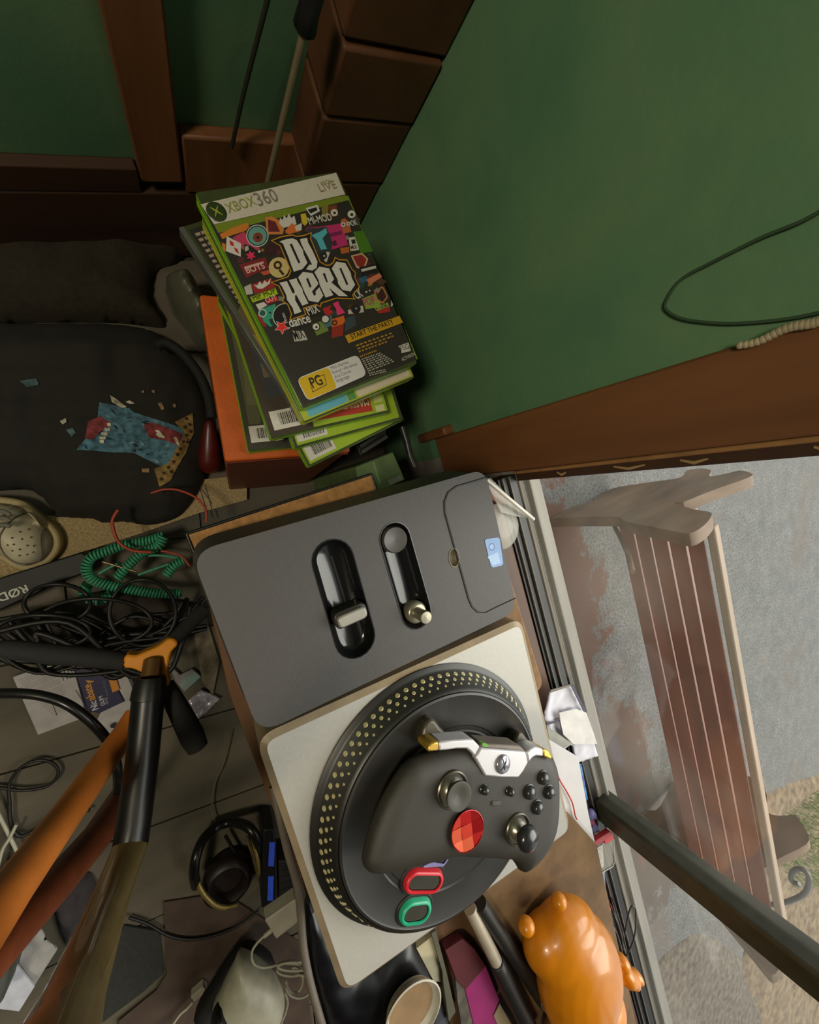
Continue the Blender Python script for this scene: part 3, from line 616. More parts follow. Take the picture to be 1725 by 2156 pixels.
for rgb, pts in (
    ((206, 122, 40), [(352, 470), (430, 430), (520, 400), (532, 425), (510, 450), (400, 485), (370, 500)]),
    ((196, 60, 98), [(430, 490), (500, 455), (560, 520), (600, 560), (560, 575), (480, 545)]),
    ((210, 205, 198), [(395, 482), (482, 526), (480, 606), (390, 572)]),
    ((190, 44, 48), [(412, 505), (436, 520), (440, 545), (416, 535)]), ((190, 44, 48), [(438, 548), (462, 560), (470, 590), (448, 575)]),
    ((206, 120, 50), [(365, 520), (388, 530), (388, 580), (372, 560)]),
    ((34, 32, 32), [(500, 530), (540, 540), (610, 590), (580, 610), (500, 580)]), ((180, 175, 165), [(505, 545), (525, 540), (530, 565), (505, 575)]),
    ((60, 30, 34), [(620, 560), (660, 520), (720, 540), (690, 590), (640, 600)]),
    ((206, 128, 66), [(627, 368), (668, 362), (712, 385), (742, 440), (735, 470), (640, 472)]), ((104, 36, 38), [(645, 380), (690, 395), (718, 455), (648, 455)]),
    ((206, 200, 192), [(712, 405), (718, 370), (735, 385), (742, 352), (758, 375), (772, 345), (785, 372), (805, 358), (818, 410), (740, 432)]),
    ((214, 110, 50), [(748, 450), (790, 402), (812, 420), (850, 405), (845, 450), (770, 470)]), ((206, 200, 190), [(808, 420), (850, 402), (848, 445), (815, 450)]),
    ((206, 204, 200), [(872, 312), (945, 292), (960, 330), (905, 360), (890, 340)]), ((36, 32, 30), [(884, 322), (938, 306), (945, 325), (904, 345)]),
    ((206, 180, 50), [(842, 350), (872, 342), (886, 398), (868, 420), (850, 400)]),
    ((126, 116, 50), [(968, 300), (1010, 290), (1010, 360), (975, 370)]), ((120, 60, 40), [(1010, 300), (1060, 290), (1070, 360), (1020, 370)]),
    ((188, 46, 108), [(920, 430), (1090, 404), (1130, 535), (1020, 566), (985, 500)]), ((120, 34, 84), [(1000, 470), (1090, 448), (1096, 470), (1010, 492)]), ((80, 30, 66), [(1030, 515), (1055, 505), (1065, 535), (1040, 545)]),
    ((48, 58, 62), [(880, 440), (1000, 425), (1036, 520), (1028, 590), (940, 580), (900, 480)]), ((88, 176, 190), [(908, 476), (960, 455), (996, 432), (1004, 462), (975, 495), (1002, 558), (966, 566), (940, 505)]),
    ((180, 100, 62), [(1085, 385), (1108, 372), (1135, 395), (1150, 455), (1105, 468), (1090, 430)]),
    ((200, 196, 184), [(1132, 490), (1184, 484), (1196, 566), (1144, 572)]), ((40, 38, 36), [(1148, 504), (1172, 500), (1176, 526), (1154, 530)]),
    ((72, 120, 30), [(1160, 455), (1222, 450), (1280, 575), (1205, 585)]),
    ((40, 36, 34), [(960, 590), (1010, 570), (1050, 610), (1010, 640), (970, 630)]), ((196, 190, 178), [(1000, 575), (1020, 580), (1000, 640), (985, 632)]),
    ((180, 96, 40), [(1080, 555), (1135, 545), (1138, 580), (1090, 590)]),
    ((206, 170, 130), [(1146, 600), (1215, 583), (1252, 620), (1225, 690), (1180, 672)]), ((138, 44, 40), [(1158, 605), (1212, 592), (1242, 622), (1222, 676), (1186, 662)]),
    ((30, 28, 28), [(1195, 670), (1300, 648), (1310, 700), (1215, 722)]), ((196, 190, 178), [(1208, 682), (1296, 660), (1300, 676), (1212, 698)]),
    ((46, 92, 120), [(1200, 735), (1242, 720), (1250, 756), (1206, 768)]), ((206, 120, 84), [(1240, 745), (1320, 704), (1336, 728), (1262, 776)]),
    ((126, 36, 40), [(470, 655), (630, 608), (650, 672), (514, 734)]), ((206, 170, 160), [(500, 668), (616, 634), (620, 646), (506, 682)]),
    ((196, 80, 50), [(598, 700), (660, 682), (668, 706), (620, 720)]),
    ((150, 42, 40), [(540, 775), (664, 735), (694, 796), (570, 838)]), ((208, 204, 196), [(558, 775), (580, 780), (595, 755), (610, 775), (625, 748), (640, 765), (662, 735), (655, 770), (612, 800), (585, 800)]),
    ((180, 176, 168), [(500, 790), (540, 770), (555, 830), (515, 838)]),
    ((168, 190, 34), [(538, 850), (690, 796), (706, 832), (552, 884)]), ((200, 48, 52), [(628, 868), (698, 844), (708, 872), (640, 892)]),
    ((206, 200, 192), [(570, 895), (620, 880), (640, 900), (590, 930)]),
    ((54, 150, 122), [(590, 928), (690, 890), (700, 1000), (660, 1032), (620, 1000)]), ((24, 60, 54), [(650, 985), (690, 975), (690, 1015), (665, 1020)]), ((150, 40, 40), [(575, 960), (590, 950), (640, 1030), (620, 1030)]),
    ((186, 40, 46), [(975, 920), (1030, 900), (1018, 925), (1042, 940), (1002, 975)]),
    ((226, 58, 116), [(1036, 890), (1070, 875), (1080, 905), (1112, 945), (1064, 962), (1056, 920)]),
    ((216, 104, 34), [(1030, 985), (1104, 962), (1112, 1000), (1066, 1042), (1030, 1030)]), ((150, 44, 34), [(1032, 1034), (1104, 1012), (1098, 1082), (1030, 1100)]),
    ((60, 70, 78), [(1110, 980), (1170, 960), (1180, 1020), (1112, 1060)]),
    ((196, 190, 178), [(1128, 930), (1218, 902), (1226, 942), (1132, 954)]),
    ((136, 160, 60), [(1212, 862), (1290, 830), (1332, 870), (1320, 912), (1236, 924)]),
    ((180, 120, 80), [(1284, 806), (1310, 820), (1325, 786), (1345, 790), (1372, 850), (1340, 892), (1300, 870)]), ((56, 34, 28), [(1296, 818), (1312, 830), (1330, 796), (1340, 800), (1362, 848), (1338, 880), (1308, 862)]),
    ((170, 46, 44), [(1306, 932), (1380, 908), (1384, 940), (1312, 950)]), ((200, 190, 180), [(1392, 868), (1402, 900), (1388, 910)]),
    ((110, 130, 60), [(908, 1012), (984, 992), (1012, 1054), (940, 1084)]), ((78, 112, 116), [(970, 975), (1030, 960), (1040, 1020), (990, 1040)])):
    dc.p(C(pts), rgb)
def disc(c, r, rgb): dc.p(C(circle(c, r, 20)), rgb)
for c, r, rgb in (((581, 480), 68, (196, 200, 190)), ((581, 480), 62, (26, 30, 30)), ((581, 480), 56, (104, 156, 148)), ((584, 490), 30, (130, 60, 44)), ((584, 490), 9, (30, 30, 30)),
                  ((1046, 340), 22, (206, 196, 178)), ((1048, 342), 8, (26, 24, 24)), ((1150, 350), 24, (206, 202, 190)), ((1152, 352), 9, (26, 24, 24)),
                  ((1100, 412), 14, (206, 200, 190)), ((1100, 412), 6, (60, 30, 20)), ((1132, 408), 12, (206, 200, 190)), ((1132, 408), 5, (60, 30, 20)),
                  ((985, 602), 18, (26, 26, 26)), ((985, 602), 6, (200, 196, 190)), ((592, 575), 8, (206, 200, 190)),
                  ((711, 672), 62, (206, 184, 122)), ((704, 658), 26, (64, 40, 22)), ((704, 658), 12, (206, 184, 122)),
                  ((612, 948), 26, (170, 190, 180)), ((612, 948), 18, (40, 90, 76)), ((658, 946), 6, (20, 40, 36)),
                  ((750, 965), 78, (206, 204, 196)), ((750, 965), 73, (28, 26, 26)), ((935, 1030), 26, (30, 28, 28)), ((935, 1030), 20, (214, 206, 196)), ((938, 1032), 7, (26, 24, 24)),
                  ((992, 984), 28, (30, 28, 28)), ((992, 984), 21, (206, 202, 196)), ((1048, 1006), 18, (110, 44, 24)), ((1048, 1006), 6, (226, 130, 60)),
                  ((1176, 922), 30, (34, 32, 32)), ((1178, 920), 6, (150, 146, 140)), ((1240, 820), 6, (200, 200, 190)), ((1260, 812), 5, (200, 200, 190))):
    disc(c, r, rgb)
dc.p(C([(718, 680), (745, 710), (734, 722), (708, 690)]), (64, 40, 22))
dc.p(C(star((541, 600), 32, 6, .5)), (226, 50, 92)); dc.p(C(star((728, 1032), 48, 5, .45, .2)), (214, 206, 200)); dc.p(C(star((728, 1032), 42, 5, .45, .2)), (232, 46, 44))
dc.p(C([(770, 1010), (900, 975), (915, 1010), (860, 1035), (780, 1040)]), (36, 34, 32)); dc.p(C([(790, 1055), (805, 1120), (885, 1110), (860, 1055)]), (180, 176, 166))
dc.p(C([(885, 945), (955, 920), (970, 955), (905, 972)]), (36, 32, 30))
pt = lambda q: C([q])[0]
W_ = (206, 202, 194)
for s, a, b, rgb, hs in (('dance', (782, 1034), (908, 1000), (214, 210, 200), 1.3), ('MIX', (812, 1112), (872, 1094), (40, 38, 36), 2.2), ('MIX', (892, 962), (962, 938), W_, 1.5), ('MIX', (1150, 562), (1188, 556), (36, 34, 34), 1.2),
                         ('HIP HOP', (560, 872), (696, 824), (60, 72, 16), 1.2), ('CUT', (636, 886), (702, 862), (216, 180, 176), 1.), ('POP', (1232, 908), (1300, 884), (176, 60, 110), 1.3), ('dance', (1300, 936), (1380, 906), (150, 176, 70), 1.2),
                         ('CK', (1182, 865), (1224, 845), W_, 1.8), ('OK', (1152, 422), (1190, 412), W_, 1.4), ('MI-MOD', (898, 412), (1036, 384), W_, 1.3), ('DECKS', (730, 948), (752, 1010), W_, .9), ('BOYS', (520, 708), (630, 676), (216, 176, 166), 1.)):
    dc.t(s, pt(a), pt(b), rgb, hs, True)
gold_o = [(75, 290), (230, 225), (430, 188), (500, 215), (620, 200), (758, 152), (745, 260), (900, 640), (985, 688), (1050, 688), (1105, 645), (1135, 558), (1210, 598), (1340, 603), (1430, 768), (1482, 808), (1476, 900), (1552, 1060), (1462, 1160), (1440, 1200), (1478, 1262), (1160, 1250), (920, 1330), (905, 1392), (828, 1356), (630, 1415), (668, 1515), (385, 1608), (412, 1500), (352, 1350), (262, 1292), (288, 1220), (210, 1050), (72, 982), (358, 880), (402, 790), (228, 380)]
go_w = CA(gold_o); dc.p(go_w, (196, 140, 36)); dc.p(inset(go_w, .0010), (30, 27, 26))
title = [
    [(220, 310), (330, 270), (440, 255), (510, 285), (560, 370), (612, 450), (622, 520), (685, 660), (600, 762), (460, 806), (415, 690), (370, 560), (280, 340)],
    [(560, 268), (680, 245), (692, 320), (770, 460), (850, 640), (836, 740), (762, 788), (662, 765), (715, 690), (762, 690), (700, 570), (628, 440), (578, 335)],
    [(220, 990), (345, 960), (440, 1165), (475, 1158), (468, 1110), (380, 945), (505, 912), (522, 970), (600, 1090), (612, 1150), (700, 1328), (600, 1366), (500, 1185), (478, 1202), (482, 1272), (588, 1465), (470, 1506), (440, 1400), (348, 1270), (335, 1190), (260, 1040)],
    [(530, 900), (610, 808), (770, 830), (862, 990), (856, 1020), (760, 1130), (792, 1202), (822, 1190), (818, 1130), (880, 1062), (946, 1200), (862, 1312), (710, 1285), (640, 1150), (562, 960)],
    [(800, 812), (882, 722), (1040, 750), (1126, 930), (1080, 982), (1352, 1210), (1200, 1205), (1042, 1070), (1112, 1190), (985, 1232), (890, 1030), (872, 950)],
    [(1085, 752), (1160, 638), (1310, 665), (1400, 830), (1412, 900), (1472, 1020), (1395, 1132), (1260, 1105), (1190, 1000), (1180, 930)]]
for q in title: dc.p(CA(q), (214, 210, 204))
for q in ([(390, 352), (430, 345), (568, 655), (536, 672)], [(660, 922), (696, 908), (752, 1050), (722, 1072)], [(935, 838), (972, 824), (1022, 975), (1000, 986)], [(1210, 750), (1240, 740), (1360, 1015), (1326, 1026)]): dc.p(CA(q), (34, 30, 32))
dc.p(C([(1110, 1085), (1438, 964), (1462, 1005), (1132, 1130)]), (196, 148, 26)); dc.t('START THE PARTY', pt((1152, 1106)), pt((1408, 1010)), (40, 34, 20), 1.05, True)
for k, (a, b) in enumerate((((1172, 1142), (1398, 1062)), ((1182, 1160), (1412, 1078)), ((1190, 1178), (1368, 1114)), ((1198, 1208), (1304, 1168)))):
    for j in range(9):
        t0, t1 = j/9+.01, (j+random.uniform(.6, .9))/9
        P_ = lambda t, o: (a[0]+(b[0]-a[0])*t+o*.35, a[1]+(b[1]-a[1])*t+o)
        dc.p(C([P_(t0, 0), P_(t1, 0), P_(t1, 9), P_(t0, 9)]), (172, 128, 44))
for k in range(9):
    a, b = (1210+k*6, 1225+k*12), (1330+k*14 if k < 7 else 1300+k*8, 1184+k*8 if k < 7 else 1216+k*10)
    for j in range(7):
        t0, t1 = j/7+.01, (j+random.uniform(.55, .9))/7
        dc.p(C([(a[0]+(b[0]-a[0])*t, a[1]+(b[1]-a[1])*t+o) for t, o in ((t0, 0), (t1, 0), (t1, 7), (t0, 7))]), (176, 168, 156))
dc.p(rounded(C([(816, 1345), (1186, 1198), (1244, 1322), (884, 1482)]), .006), (206, 202, 200))
dc.p(rounded(C([(822, 1347), (1010, 1275), (1062, 1402), (888, 1474)]), .004), (206, 168, 26))
o = C([(893, 1355), (985, 1318), (1000, 1382), (915, 1428)]); dc.p(o, (50, 44, 26)); dc.p(inset(o, .0006), (206, 168, 26)); dc.t('PG', pt((916, 1402)), pt((982, 1376)), (44, 40, 30), 1.35, True)
for s, a, b in (('Mild themes,', (1028, 1292), (1136, 1250)), ('Sexual references', (1036, 1318), (1186, 1262)), ('And Coarse', (1050, 1344), (1148, 1306)), ('language', (1062, 1368), (1140, 1338))): dc.t(s, pt(a), pt(b), (84, 78, 84), 1.15)
dc.p(C([(1432, 1148), (1494, 1125), (1498, 1140), (1508, 1178), (1452, 1190), (1446, 1168)]), (200, 196, 188)); dc.t('FSG', pt((1450, 1180)), pt((1502, 1160)), (60, 56, 50), 1.0)
dc.t('ACTIVISION', pt((1458, 1240)), pt((1536, 1202)), (204, 198, 190), 1.5)
dc.t('XBOX', pt((408, 345)), pt((578, 292)), (150, 152, 70), 1.15); dc.t('360', pt((590, 302)), pt((714, 268)), (128, 120, 110), 1.05)
dc.t('LIVE', pt((962, 216)), pt((1062, 190)), (150, 130, 96), .9); dc.t('XBOX', pt((965, 176)), pt((1030, 160)), (160, 160, 100), 1.)
c0 = pt((334, 334)); r0 = .0080
dc.build('cover_print', top_case)
MB().ball((c0[0], c0[1], Z1+.0002), (r0, r0, .0008), 24).build('round_emblem', M('emblem_green', (52, 66, 34), .3), top_case)
mb = MB()
for sg in (1, -1):
    mb.tube([(c0[0]+.0050*t*math.cos(sg*.85+.2), c0[1]+.0050*t*math.sin(sg*.85+.2), Z1+.0011-.0002*abs(t)) for t in (-1, -.5, 0, .5, 1)], [.0003, .0006, .0008, .0006, .0003], 6)
mb.build('emblem_cross', M('emblem_lime', (160, 168, 50), .4), top_case)
# second case, spine towards us
k2, g = case((637, 885), (368, 464), .3515, 'dark grey edged game case third from the top, white small print down its left side', casegreen)
dc = Decal(.3516); dc.p([g(.006, .004), g(.131, .004), g(.131, .186), g(.006, .186)], (40, 36, 32))
for k in range(15):
    for j in range(4): dc.p([g(.009+j*.0055, .182-k*.0048), g(.009+j*.0055+random.uniform(.003, .005), .182-k*.0048), g(.009+j*.0055+.004, .1795-k*.0048), g(.009+j*.0055, .1795-k*.0048)], (164, 146, 130))
dc.p([g(.004, .112), g(.012, .118), g(.060, .110), g(.060, .01), g(.004, .004)], (96, 82, 56)); dc.p([g(.004, .05), g(.02, .052), g(.02, .07), g(.004, .09)], (150, 120, 62))
dc.build('cover_print', k2)
MB().hull3([(*g(-.0006, -.0002), .338), (*g(.0042, -.0002), .338), (*g(.0042, .190), .338), (*g(-.0006, .190), .338)], [(*g(-.0006, 0), .3519), (*g(.0042, 0), .3519), (*g(.0042, .190), .3519), (*g(-.0006, .190), .3519)]).build('hinge_edge', casedark, k2, bevel=.0006)
kb, g = case((640, 892), (869, 797), .3657, 'yellow-green game case second from the top, pale blue and pinkish strip along its front', caseyel, True)
sp = Decal(.3658); sp.p([g(.0015, .002), g(.134, .002), g(.134, .187), g(.0015, .187)], (166, 176, 50))
for u0, u1, rgb in ((.008, .052, (96, 166, 186)), (.053, .062, (84, 138, 70)), (.064, .131, (206, 192, 166))): sp.p([g(u0, .0035), g(u1, .0035), g(u1, .03), g(u0, .03)], rgb)
sp.build('cover_print', kb)
k3, g = case((571, 926), (842, 864), .3370, 'game case with large barcode and a red title strip printed upside down', casegreen, True)
dc = Decal(.3371); dc.p([g(.0015, .003), g(.134, .003), g(.134, .187), g(.0015, .187)], (62, 48, 38)); dc.p([g(.046, .003), g(.134, .003), g(.134, .06), g(.046, .06)], (150, 176, 34)); dc.p([g(.052, .009), g(.116, .006), g(.116, .021), g(.052, .024)], (176, 54, 34)); dc.t('MASSIVE DESTR', g(.114, .019), g(.056, .022), (210, 196, 150), 1.1, True); dc.p([g(.120, .004), g(.131, .004), g(.131, .011), g(.120, .011)], (206, 206, 150)); dc.p([g(.120, .014), g(.131, .014), g(.131, .022), g(.120, .022)], (190, 196, 120)); dc.p([g(.008, .04), g(.04, .04), g(.04, .11), g(.008, .11)], (52, 54, 58)); barcode(dc, g, .006, .008, .036, .019); dc.p([g(.012, .06), g(.024, .06), g(.03, .09), g(.014, .085)], (104, 92, 68)); dc.build('cover_print', k3)
k5, g = case((621, 946), (848, 882), .3225, 'lime game case with a barcode, second lowest of the cases sticking out to the front', casegreen, True)
dc = Decal(.3226); dc.p([g(.004, .003), g(.131, .003), g(.131, .186), g(.004, .186)], (150, 176, 34)); barcode(dc, g, .006, .006, .034, .012)
dc.build('cover_print', k5)
k6, g = case((651, 985), (848, 886), .3080, 'lime game case with a barcode, sticking out lowest towards the front', casegreen, True)
dc = Decal(.3081); dc.p([g(.003, .003), g(.132, .003), g(.132, .187), g(.003, .187)], (152, 178, 34)); barcode(dc, g, .005, .006, .034, .018); dc.t('CLASSICS', g(.128, .019), g(.080, .019), (196, 204, 130), 1.2, True); dc.build('cover_print', k6)
k4, g = case((523, 953), (460, 626), .2935, 'dark green covered game case lying on the orange box', casegreen)
dc = Decal(.2936); dc.p([g(.0015, .003), g(.134, .003), g(.134, .187), g(.0015, .187)], (52, 48, 36)); dc.p([g(.006, .03), g(.018, .03), g(.03, .1), g(.02, .17), g(.006, .15)], (84, 82, 52)); dc.p([g(.02, .03), g(.045, .03), g(.045, .06), g(.03, .07)], (70, 52, 36)); barcode(dc, g, .005, .010, .034, .018); dc.p([g(.05, .01), g(.12, .008), g(.12, .03), g(.05, .026)], (96, 110, 84)); dc.p([g(.008, .05), g(.02, .05), g(.022, .12), g(.012, .11)], (96, 96, 60)); dc.build('cover_print', k4)

# orange box below the stack, its front sloping out
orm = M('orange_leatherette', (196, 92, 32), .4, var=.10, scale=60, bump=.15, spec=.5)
BT = .2795
t4 = [at((474, 972), BT), at((738, 952), BT)]; tl = at((452, 622), BT)
d = (t4[1]-t4[0]); upv = Vector((-d.y, d.x, 0)).normalized(); hgt = (tl-t4[0]).dot(upv)
tp = [t4[0], t4[1], t4[1]+upv*hgt, t4[0]+upv*hgt]
bx = thing('orange_box', 'orange box holding up the stack of game cases', 'box', ((t4[0].x+t4[1].x)/2, t4[0].y+.1, 0))
dn = -upv
q = rounded([(p.x, p.y) for p in tp], .004, 3)
MB().prism(q, BT-.022, BT).build('lid', orm, bx, bevel=.002)
b4 = [tp[0]+dn*.004, tp[1]+dn*.004, tp[2], tp[3]]
fr_ = Vector((0, 0, 0))
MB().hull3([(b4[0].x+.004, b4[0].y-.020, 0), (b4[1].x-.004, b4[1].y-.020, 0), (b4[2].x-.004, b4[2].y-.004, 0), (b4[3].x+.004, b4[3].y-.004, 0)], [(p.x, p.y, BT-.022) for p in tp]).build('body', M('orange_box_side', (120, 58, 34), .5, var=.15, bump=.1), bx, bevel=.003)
MB().tube([(tp[0].x, tp[0].y-.0006, BT-.012), (tp[1].x, tp[1].y-.0006, BT-.012)], .0009, 6).build('lid_seam', M('seam_brown', (110, 44, 18), .6), bx)
crate = thing('ribbed_crate', 'black ribbed plastic crate between the game cases and the green wall', 'crate', (.21, .03, 0))
cp = [(.182, .008), (.228, .020), (.234, .12), (.182, .10)]
MB().prism(cp, 0, .255).build('crate_body', M('crate_black', (34, 31, 29), .45), crate, bevel=.002)
for k in range(12):
    a, b = Vector(cp[0]).lerp(Vector(cp[3]), (k+.5)/12), Vector(cp[1]).lerp(Vector(cp[2]), (k+.5)/12)
    MB().box(((a.x+b.x)/2, (a.y+b.y)/2, .2575), ((b-a).length*.9, .004, .006), rz=math.atan2(b.y-a.y, b.x-a.x)).build('rib', M('rib_grey', (58, 56, 54), .35), crate)
f6 = zm(380, 880, 3.194)
gq = xy(f6([(1170, 330), (1424, 228), (1506, 415), (1330, 500), (1200, 500)]), .255)
gbx_ = thing('green_carton', 'dull green carton behind the dark top edge of the turntable controller', 'box', (.19, -.03, .10))
MB().prism(gq, .0, .2585).build('carton_body', M('dull_green_card', (92, 112, 66), .7, var=.2, scale=40), gbx_, bevel=.002)
dd = Decal(.2586); dd.p(xy(f6([(1395, 420), (1480, 385), (1498, 412), (1410, 452)]), .2586), (140, 140, 124)); dd.p(xy(f6([(1290, 300), (1304, 294), (1350, 440), (1336, 446)]), .2586), (110, 136, 84)); dd.build('carton_print', gbx_)
MB().tube([at(p, .30) for p in f6([(1492, 60), (1520, 150), (1545, 260), (1575, 330)])], .0045).build('black_strut', blackp, label='short black strut standing against the green wall by the crate', cat='strut')

# ================================================================== CLUTTER AT THE BACK
rod = thing('poker_rod', 'thin metal rod with a black handle leaning behind the game cases', 'rod', (.10, .33, .02))
pA, pB, pC = at_y((563, 388), .335), at_y((640, 66), .352), at_y((662, -30), .357)
MB().tube([pA+(pA-pB)*.55, pA, pB], .0033, 10).build('shaft', M('rod_steel', (156, 142, 112), .35, .5), rod)
MB().tube([pB-(pC-pB)*.06, pB+(pC-pB)*.06, pB+(pC-pB)*.5, pC], [.0055, .0095, .0085, .0095], 12).build('handle', blackp, rod)
thinblack = M('thin_black_wire', (24, 22, 20), .5)
MB().tube(spline([at_y(p, .396) for p in [(566, -10), (548, 60), (530, 130), (510, 210), (488, 310)]], 6), .0022, 6).build('hanging_cord', M('dark_cord', (34, 38, 28), .7), label='dark cord hanging down the back wall left of the rod', cat='cord')
MB().tube(spline([at_x(p, .3385) for p in [(1760, 425), (1690, 465), (1600, 502), (1500, 552), (1435, 588), (1405, 630), (1404, 652), (1440, 672), (1520, 681), (1600, 678), (1680, 668), (1760, 650)]], 6), .0011, 6).build('loop_shadow', M('loop_shadow_green', (52, 76, 50), .8), label='thin dark wire bent in a loop against the green wall', cat='wire')  # a wire's cast shadow, built as a thin dark tube on the wall
bead = thing('bead_string', 'string of pale beads lying along the brown window jamb', 'bead string', at_x((1640, 710), .333))
be = M('bead_cream', (172, 158, 128), .5)
for k in range(17):
    t = k/16; p = at_x((1560+190*t, 727-62*t+4*math.sin(t*9)), .328)
    MB().ball(p, .0026+.0007*(k/16), 10).build('bead', be, bead)
plastic_bag = xy([(330, 540), (400, 533), (418, 560), (440, 610), (452, 640), (450, 690), (420, 690), (395, 660), (385, 640), (350, 600)], .10)
puff(plastic_bag, .006, lambda X, Y, D: .002+dome(D, .03, .10)+.010*wob(X, Y, 90, 3)*np.clip(D/.02, 0, 1), lambda X, Y, D: 0*D+.002).build('plastic_bag', M('bag_grey', (96, 96, 80), .4, var=.15, scale=30), label='crumpled grey plastic bag left of the stack of game cases', cat='bag')

# black printed T-shirt
tee_px = [(-60, 700), (40, 686), (120, 684), (250, 686), (335, 705), (400, 765), (438, 850), (450, 940), (438, 985), (425, 1020), (408, 1052), (378, 1088), (335, 1104), (300, 1106), (262, 1099), (215, 1102), (205, 1094), (150, 1091), (112, 1088), (118, 1078), (60, 1030), (-60, 1008)]
teep = [(q.x, q.y) for q in spline([(*p, 0) for p in xy(tee_px, .014)], 3, True)]
def tee_h(X, Y, D): return .012+dome(D, .07, .050)+.011*wob(X, Y, 34, 11)*np.clip(D/.03, 0, 1)+.003*wob(X*1.3+Y, Y, 120, 5)*np.clip(D/.02, 0, 1)
tee = thing('t_shirt', 'crumpled black T-shirt with a blue torn-beast print', 'shirt', (-.16, .12, 0))
puff(teep, .006, tee_h, lambda X, Y, D: 0*D+.004).build('cloth', M('black_cotton', (34, 31, 26), .9, var=.15, scale=200, bump=.2, bscale=700), tee, ang=3)
fT = zm(0, 650, 3.317)
def drape(name, pts, rgb, lift, res=.0022, parent=tee, col2=None):
    poly = xy(fT(pts), .062)
    mb = puff(poly, res, lambda X, Y, D: tee_h(X, Y, dist_np(teep, X, Y)[0])+lift, None)
    return mb.build(name, M('print_cloth_%d_%d_%d' % rgb, rgb, .85, var=.55, scale=130, rgb2=col2), parent, ang=3)
drape('print_patch', [(690, 650), (900, 690), (930, 720), (1270, 830), (1290, 880), (1240, 1000), (1160, 1120), (1000, 1040), (940, 1010), (740, 1000), (545, 990), (620, 900), (720, 860), (680, 760)], (74, 112, 128), .0012)
drape('print_patch', [(1345, 715), (1350, 860), (1300, 1000), (1190, 1200), (1115, 1245), (1080, 1120), (1180, 1080), (1250, 950), (1290, 860), (1220, 790)], (140, 112, 62), .0016)
drape('print_patch', [(620, 790), (700, 750), (780, 800), (700, 860), (660, 920), (600, 910)], (126, 52, 54), .0022)
drape('print_patch', [(1000, 810), (1060, 790), (1270, 870), (1250, 960), (1150, 920), (1040, 900)], (126, 52, 54), .0022)
for q in ([(745, 800), (770, 796), (778, 815), (755, 822)], [(728, 832), (765, 830), (768, 850), (735, 856)], [(706, 866), (750, 862), (748, 884), (712, 888)], [(698, 895), (740, 892), (738, 912), (702, 915)], [(700, 922), (732, 918), (728, 942), (704, 942)],
          [(1082, 850), (1110, 848), (1160, 905), (1140, 910)], [(1085, 872), (1100, 870), (1130, 900), (1110, 900)], [(1210, 900), (1232, 898), (1262, 955), (1245, 960)], [(765, 600), (800, 620), (880, 680), (850, 690), (780, 650)], [(870, 645), (900, 635), (940, 660), (905, 660)], [(430, 790), (470, 770), (480, 800), (450, 815)]):
    drape('print_patch', q, (196, 188, 164), .0030, .0012)
for q in ([(470, 850), (520, 840), (540, 870), (510, 900)], [(130, 500), (240, 480), (260, 520), (180, 540)]): drape('print_patch', q, (70, 92, 96), .0022)
for q in ([(990, 575), (1010, 575), (1010, 590), (992, 590)], [(1060, 570), (1080, 570), (1085, 590), (1065, 590)], [(1100, 660), (1130, 655), (1150, 700), (1130, 710)], [(1205, 660), (1225, 660), (1225, 685), (1208, 685)], [(995, 1120), (1050, 1118), (1045, 1145), (1000, 1145)]): drape('print_patch', q, (150, 120, 90), .0022, .0012)
rt = random.Random(3)
blue_ = [(690, 650), (900, 690), (930, 720), (1270, 830), (1290, 880), (1240, 1000), (1160, 1120), (1000, 1040), (940, 1010), (740, 1000), (545, 990), (620, 900), (720, 860), (680, 760)]
nst = 0
while nst < 26:
    x, y = rt.uniform(560, 1270), rt.uniform(660, 1100)
    a_ = rt.uniform(-.2, 1.0); l_ = rt.uniform(30, 75); ex, ey = x+l_*math.cos(a_), y+l_*math.sin(a_)
    if not (inside_np(blue_, np.array([x, ex]), np.array([y, ey])).all()): continue
    w_ = rt.uniform(5, 10); q = [(x, y), ((x+ex)/2+w_*.7, (y+ey)/2-w_), (ex, ey), ((x+ex)/2-w_*.7, (y+ey)/2+w_)]
    drape('print_stroke', q, ((34, 54, 68), (112, 148, 158), (28, 36, 44))[nst % 3], .0018, .0012); nst += 1
for x, y in ((1300, 760), (1322, 800), (1290, 820), (1330, 850), (1300, 880), (1280, 930), (1260, 980), (1240, 1020), (1215, 1070), (1180, 1110), (1150, 1150), (1130, 1190), (1200, 1140), (1310, 930)):
    drape('print_stroke', [(x-13, y-6), (x+8, y-12), (x+14, y+6), (x-4, y+12)], (58, 42, 24), .0024, .0012)
MB().tube(spline([at(p, .085) for p in [(330, 730), (350, 722), (385, 745), (420, 790), (440, 840), (446, 880)]], 6), .0075, 8).build('bag_strap', M('strap_black', (22, 21, 18), .8), label='black fabric strap lying on the T-shirt by the plastic bag', cat='strap')
bl_ = [(q.x, q.y) for q in spline([(*p, 0) for p in xy([(-80, 430), (60, 400), (200, 402), (340, 420), (392, 500), (372, 545), (330, 560), (318, 620), (345, 672), (335, 684), (250, 674), (120, 672), (40, 674), (-80, 684)], .014)], 3, True)]
puff(bl_, .008, lambda X, Y, D: .004+dome(D, .05, .045)+.012*wob(X, Y, 26, 17)*np.clip(D/.03, 0, 1), lambda X, Y, D: 0*D+.002).build('dark_blanket', M('olive_brown_wool', (44, 37, 24), .95, var=.25, scale=120), label='dark olive-brown blanket heaped against the back wall', cat='blanket')
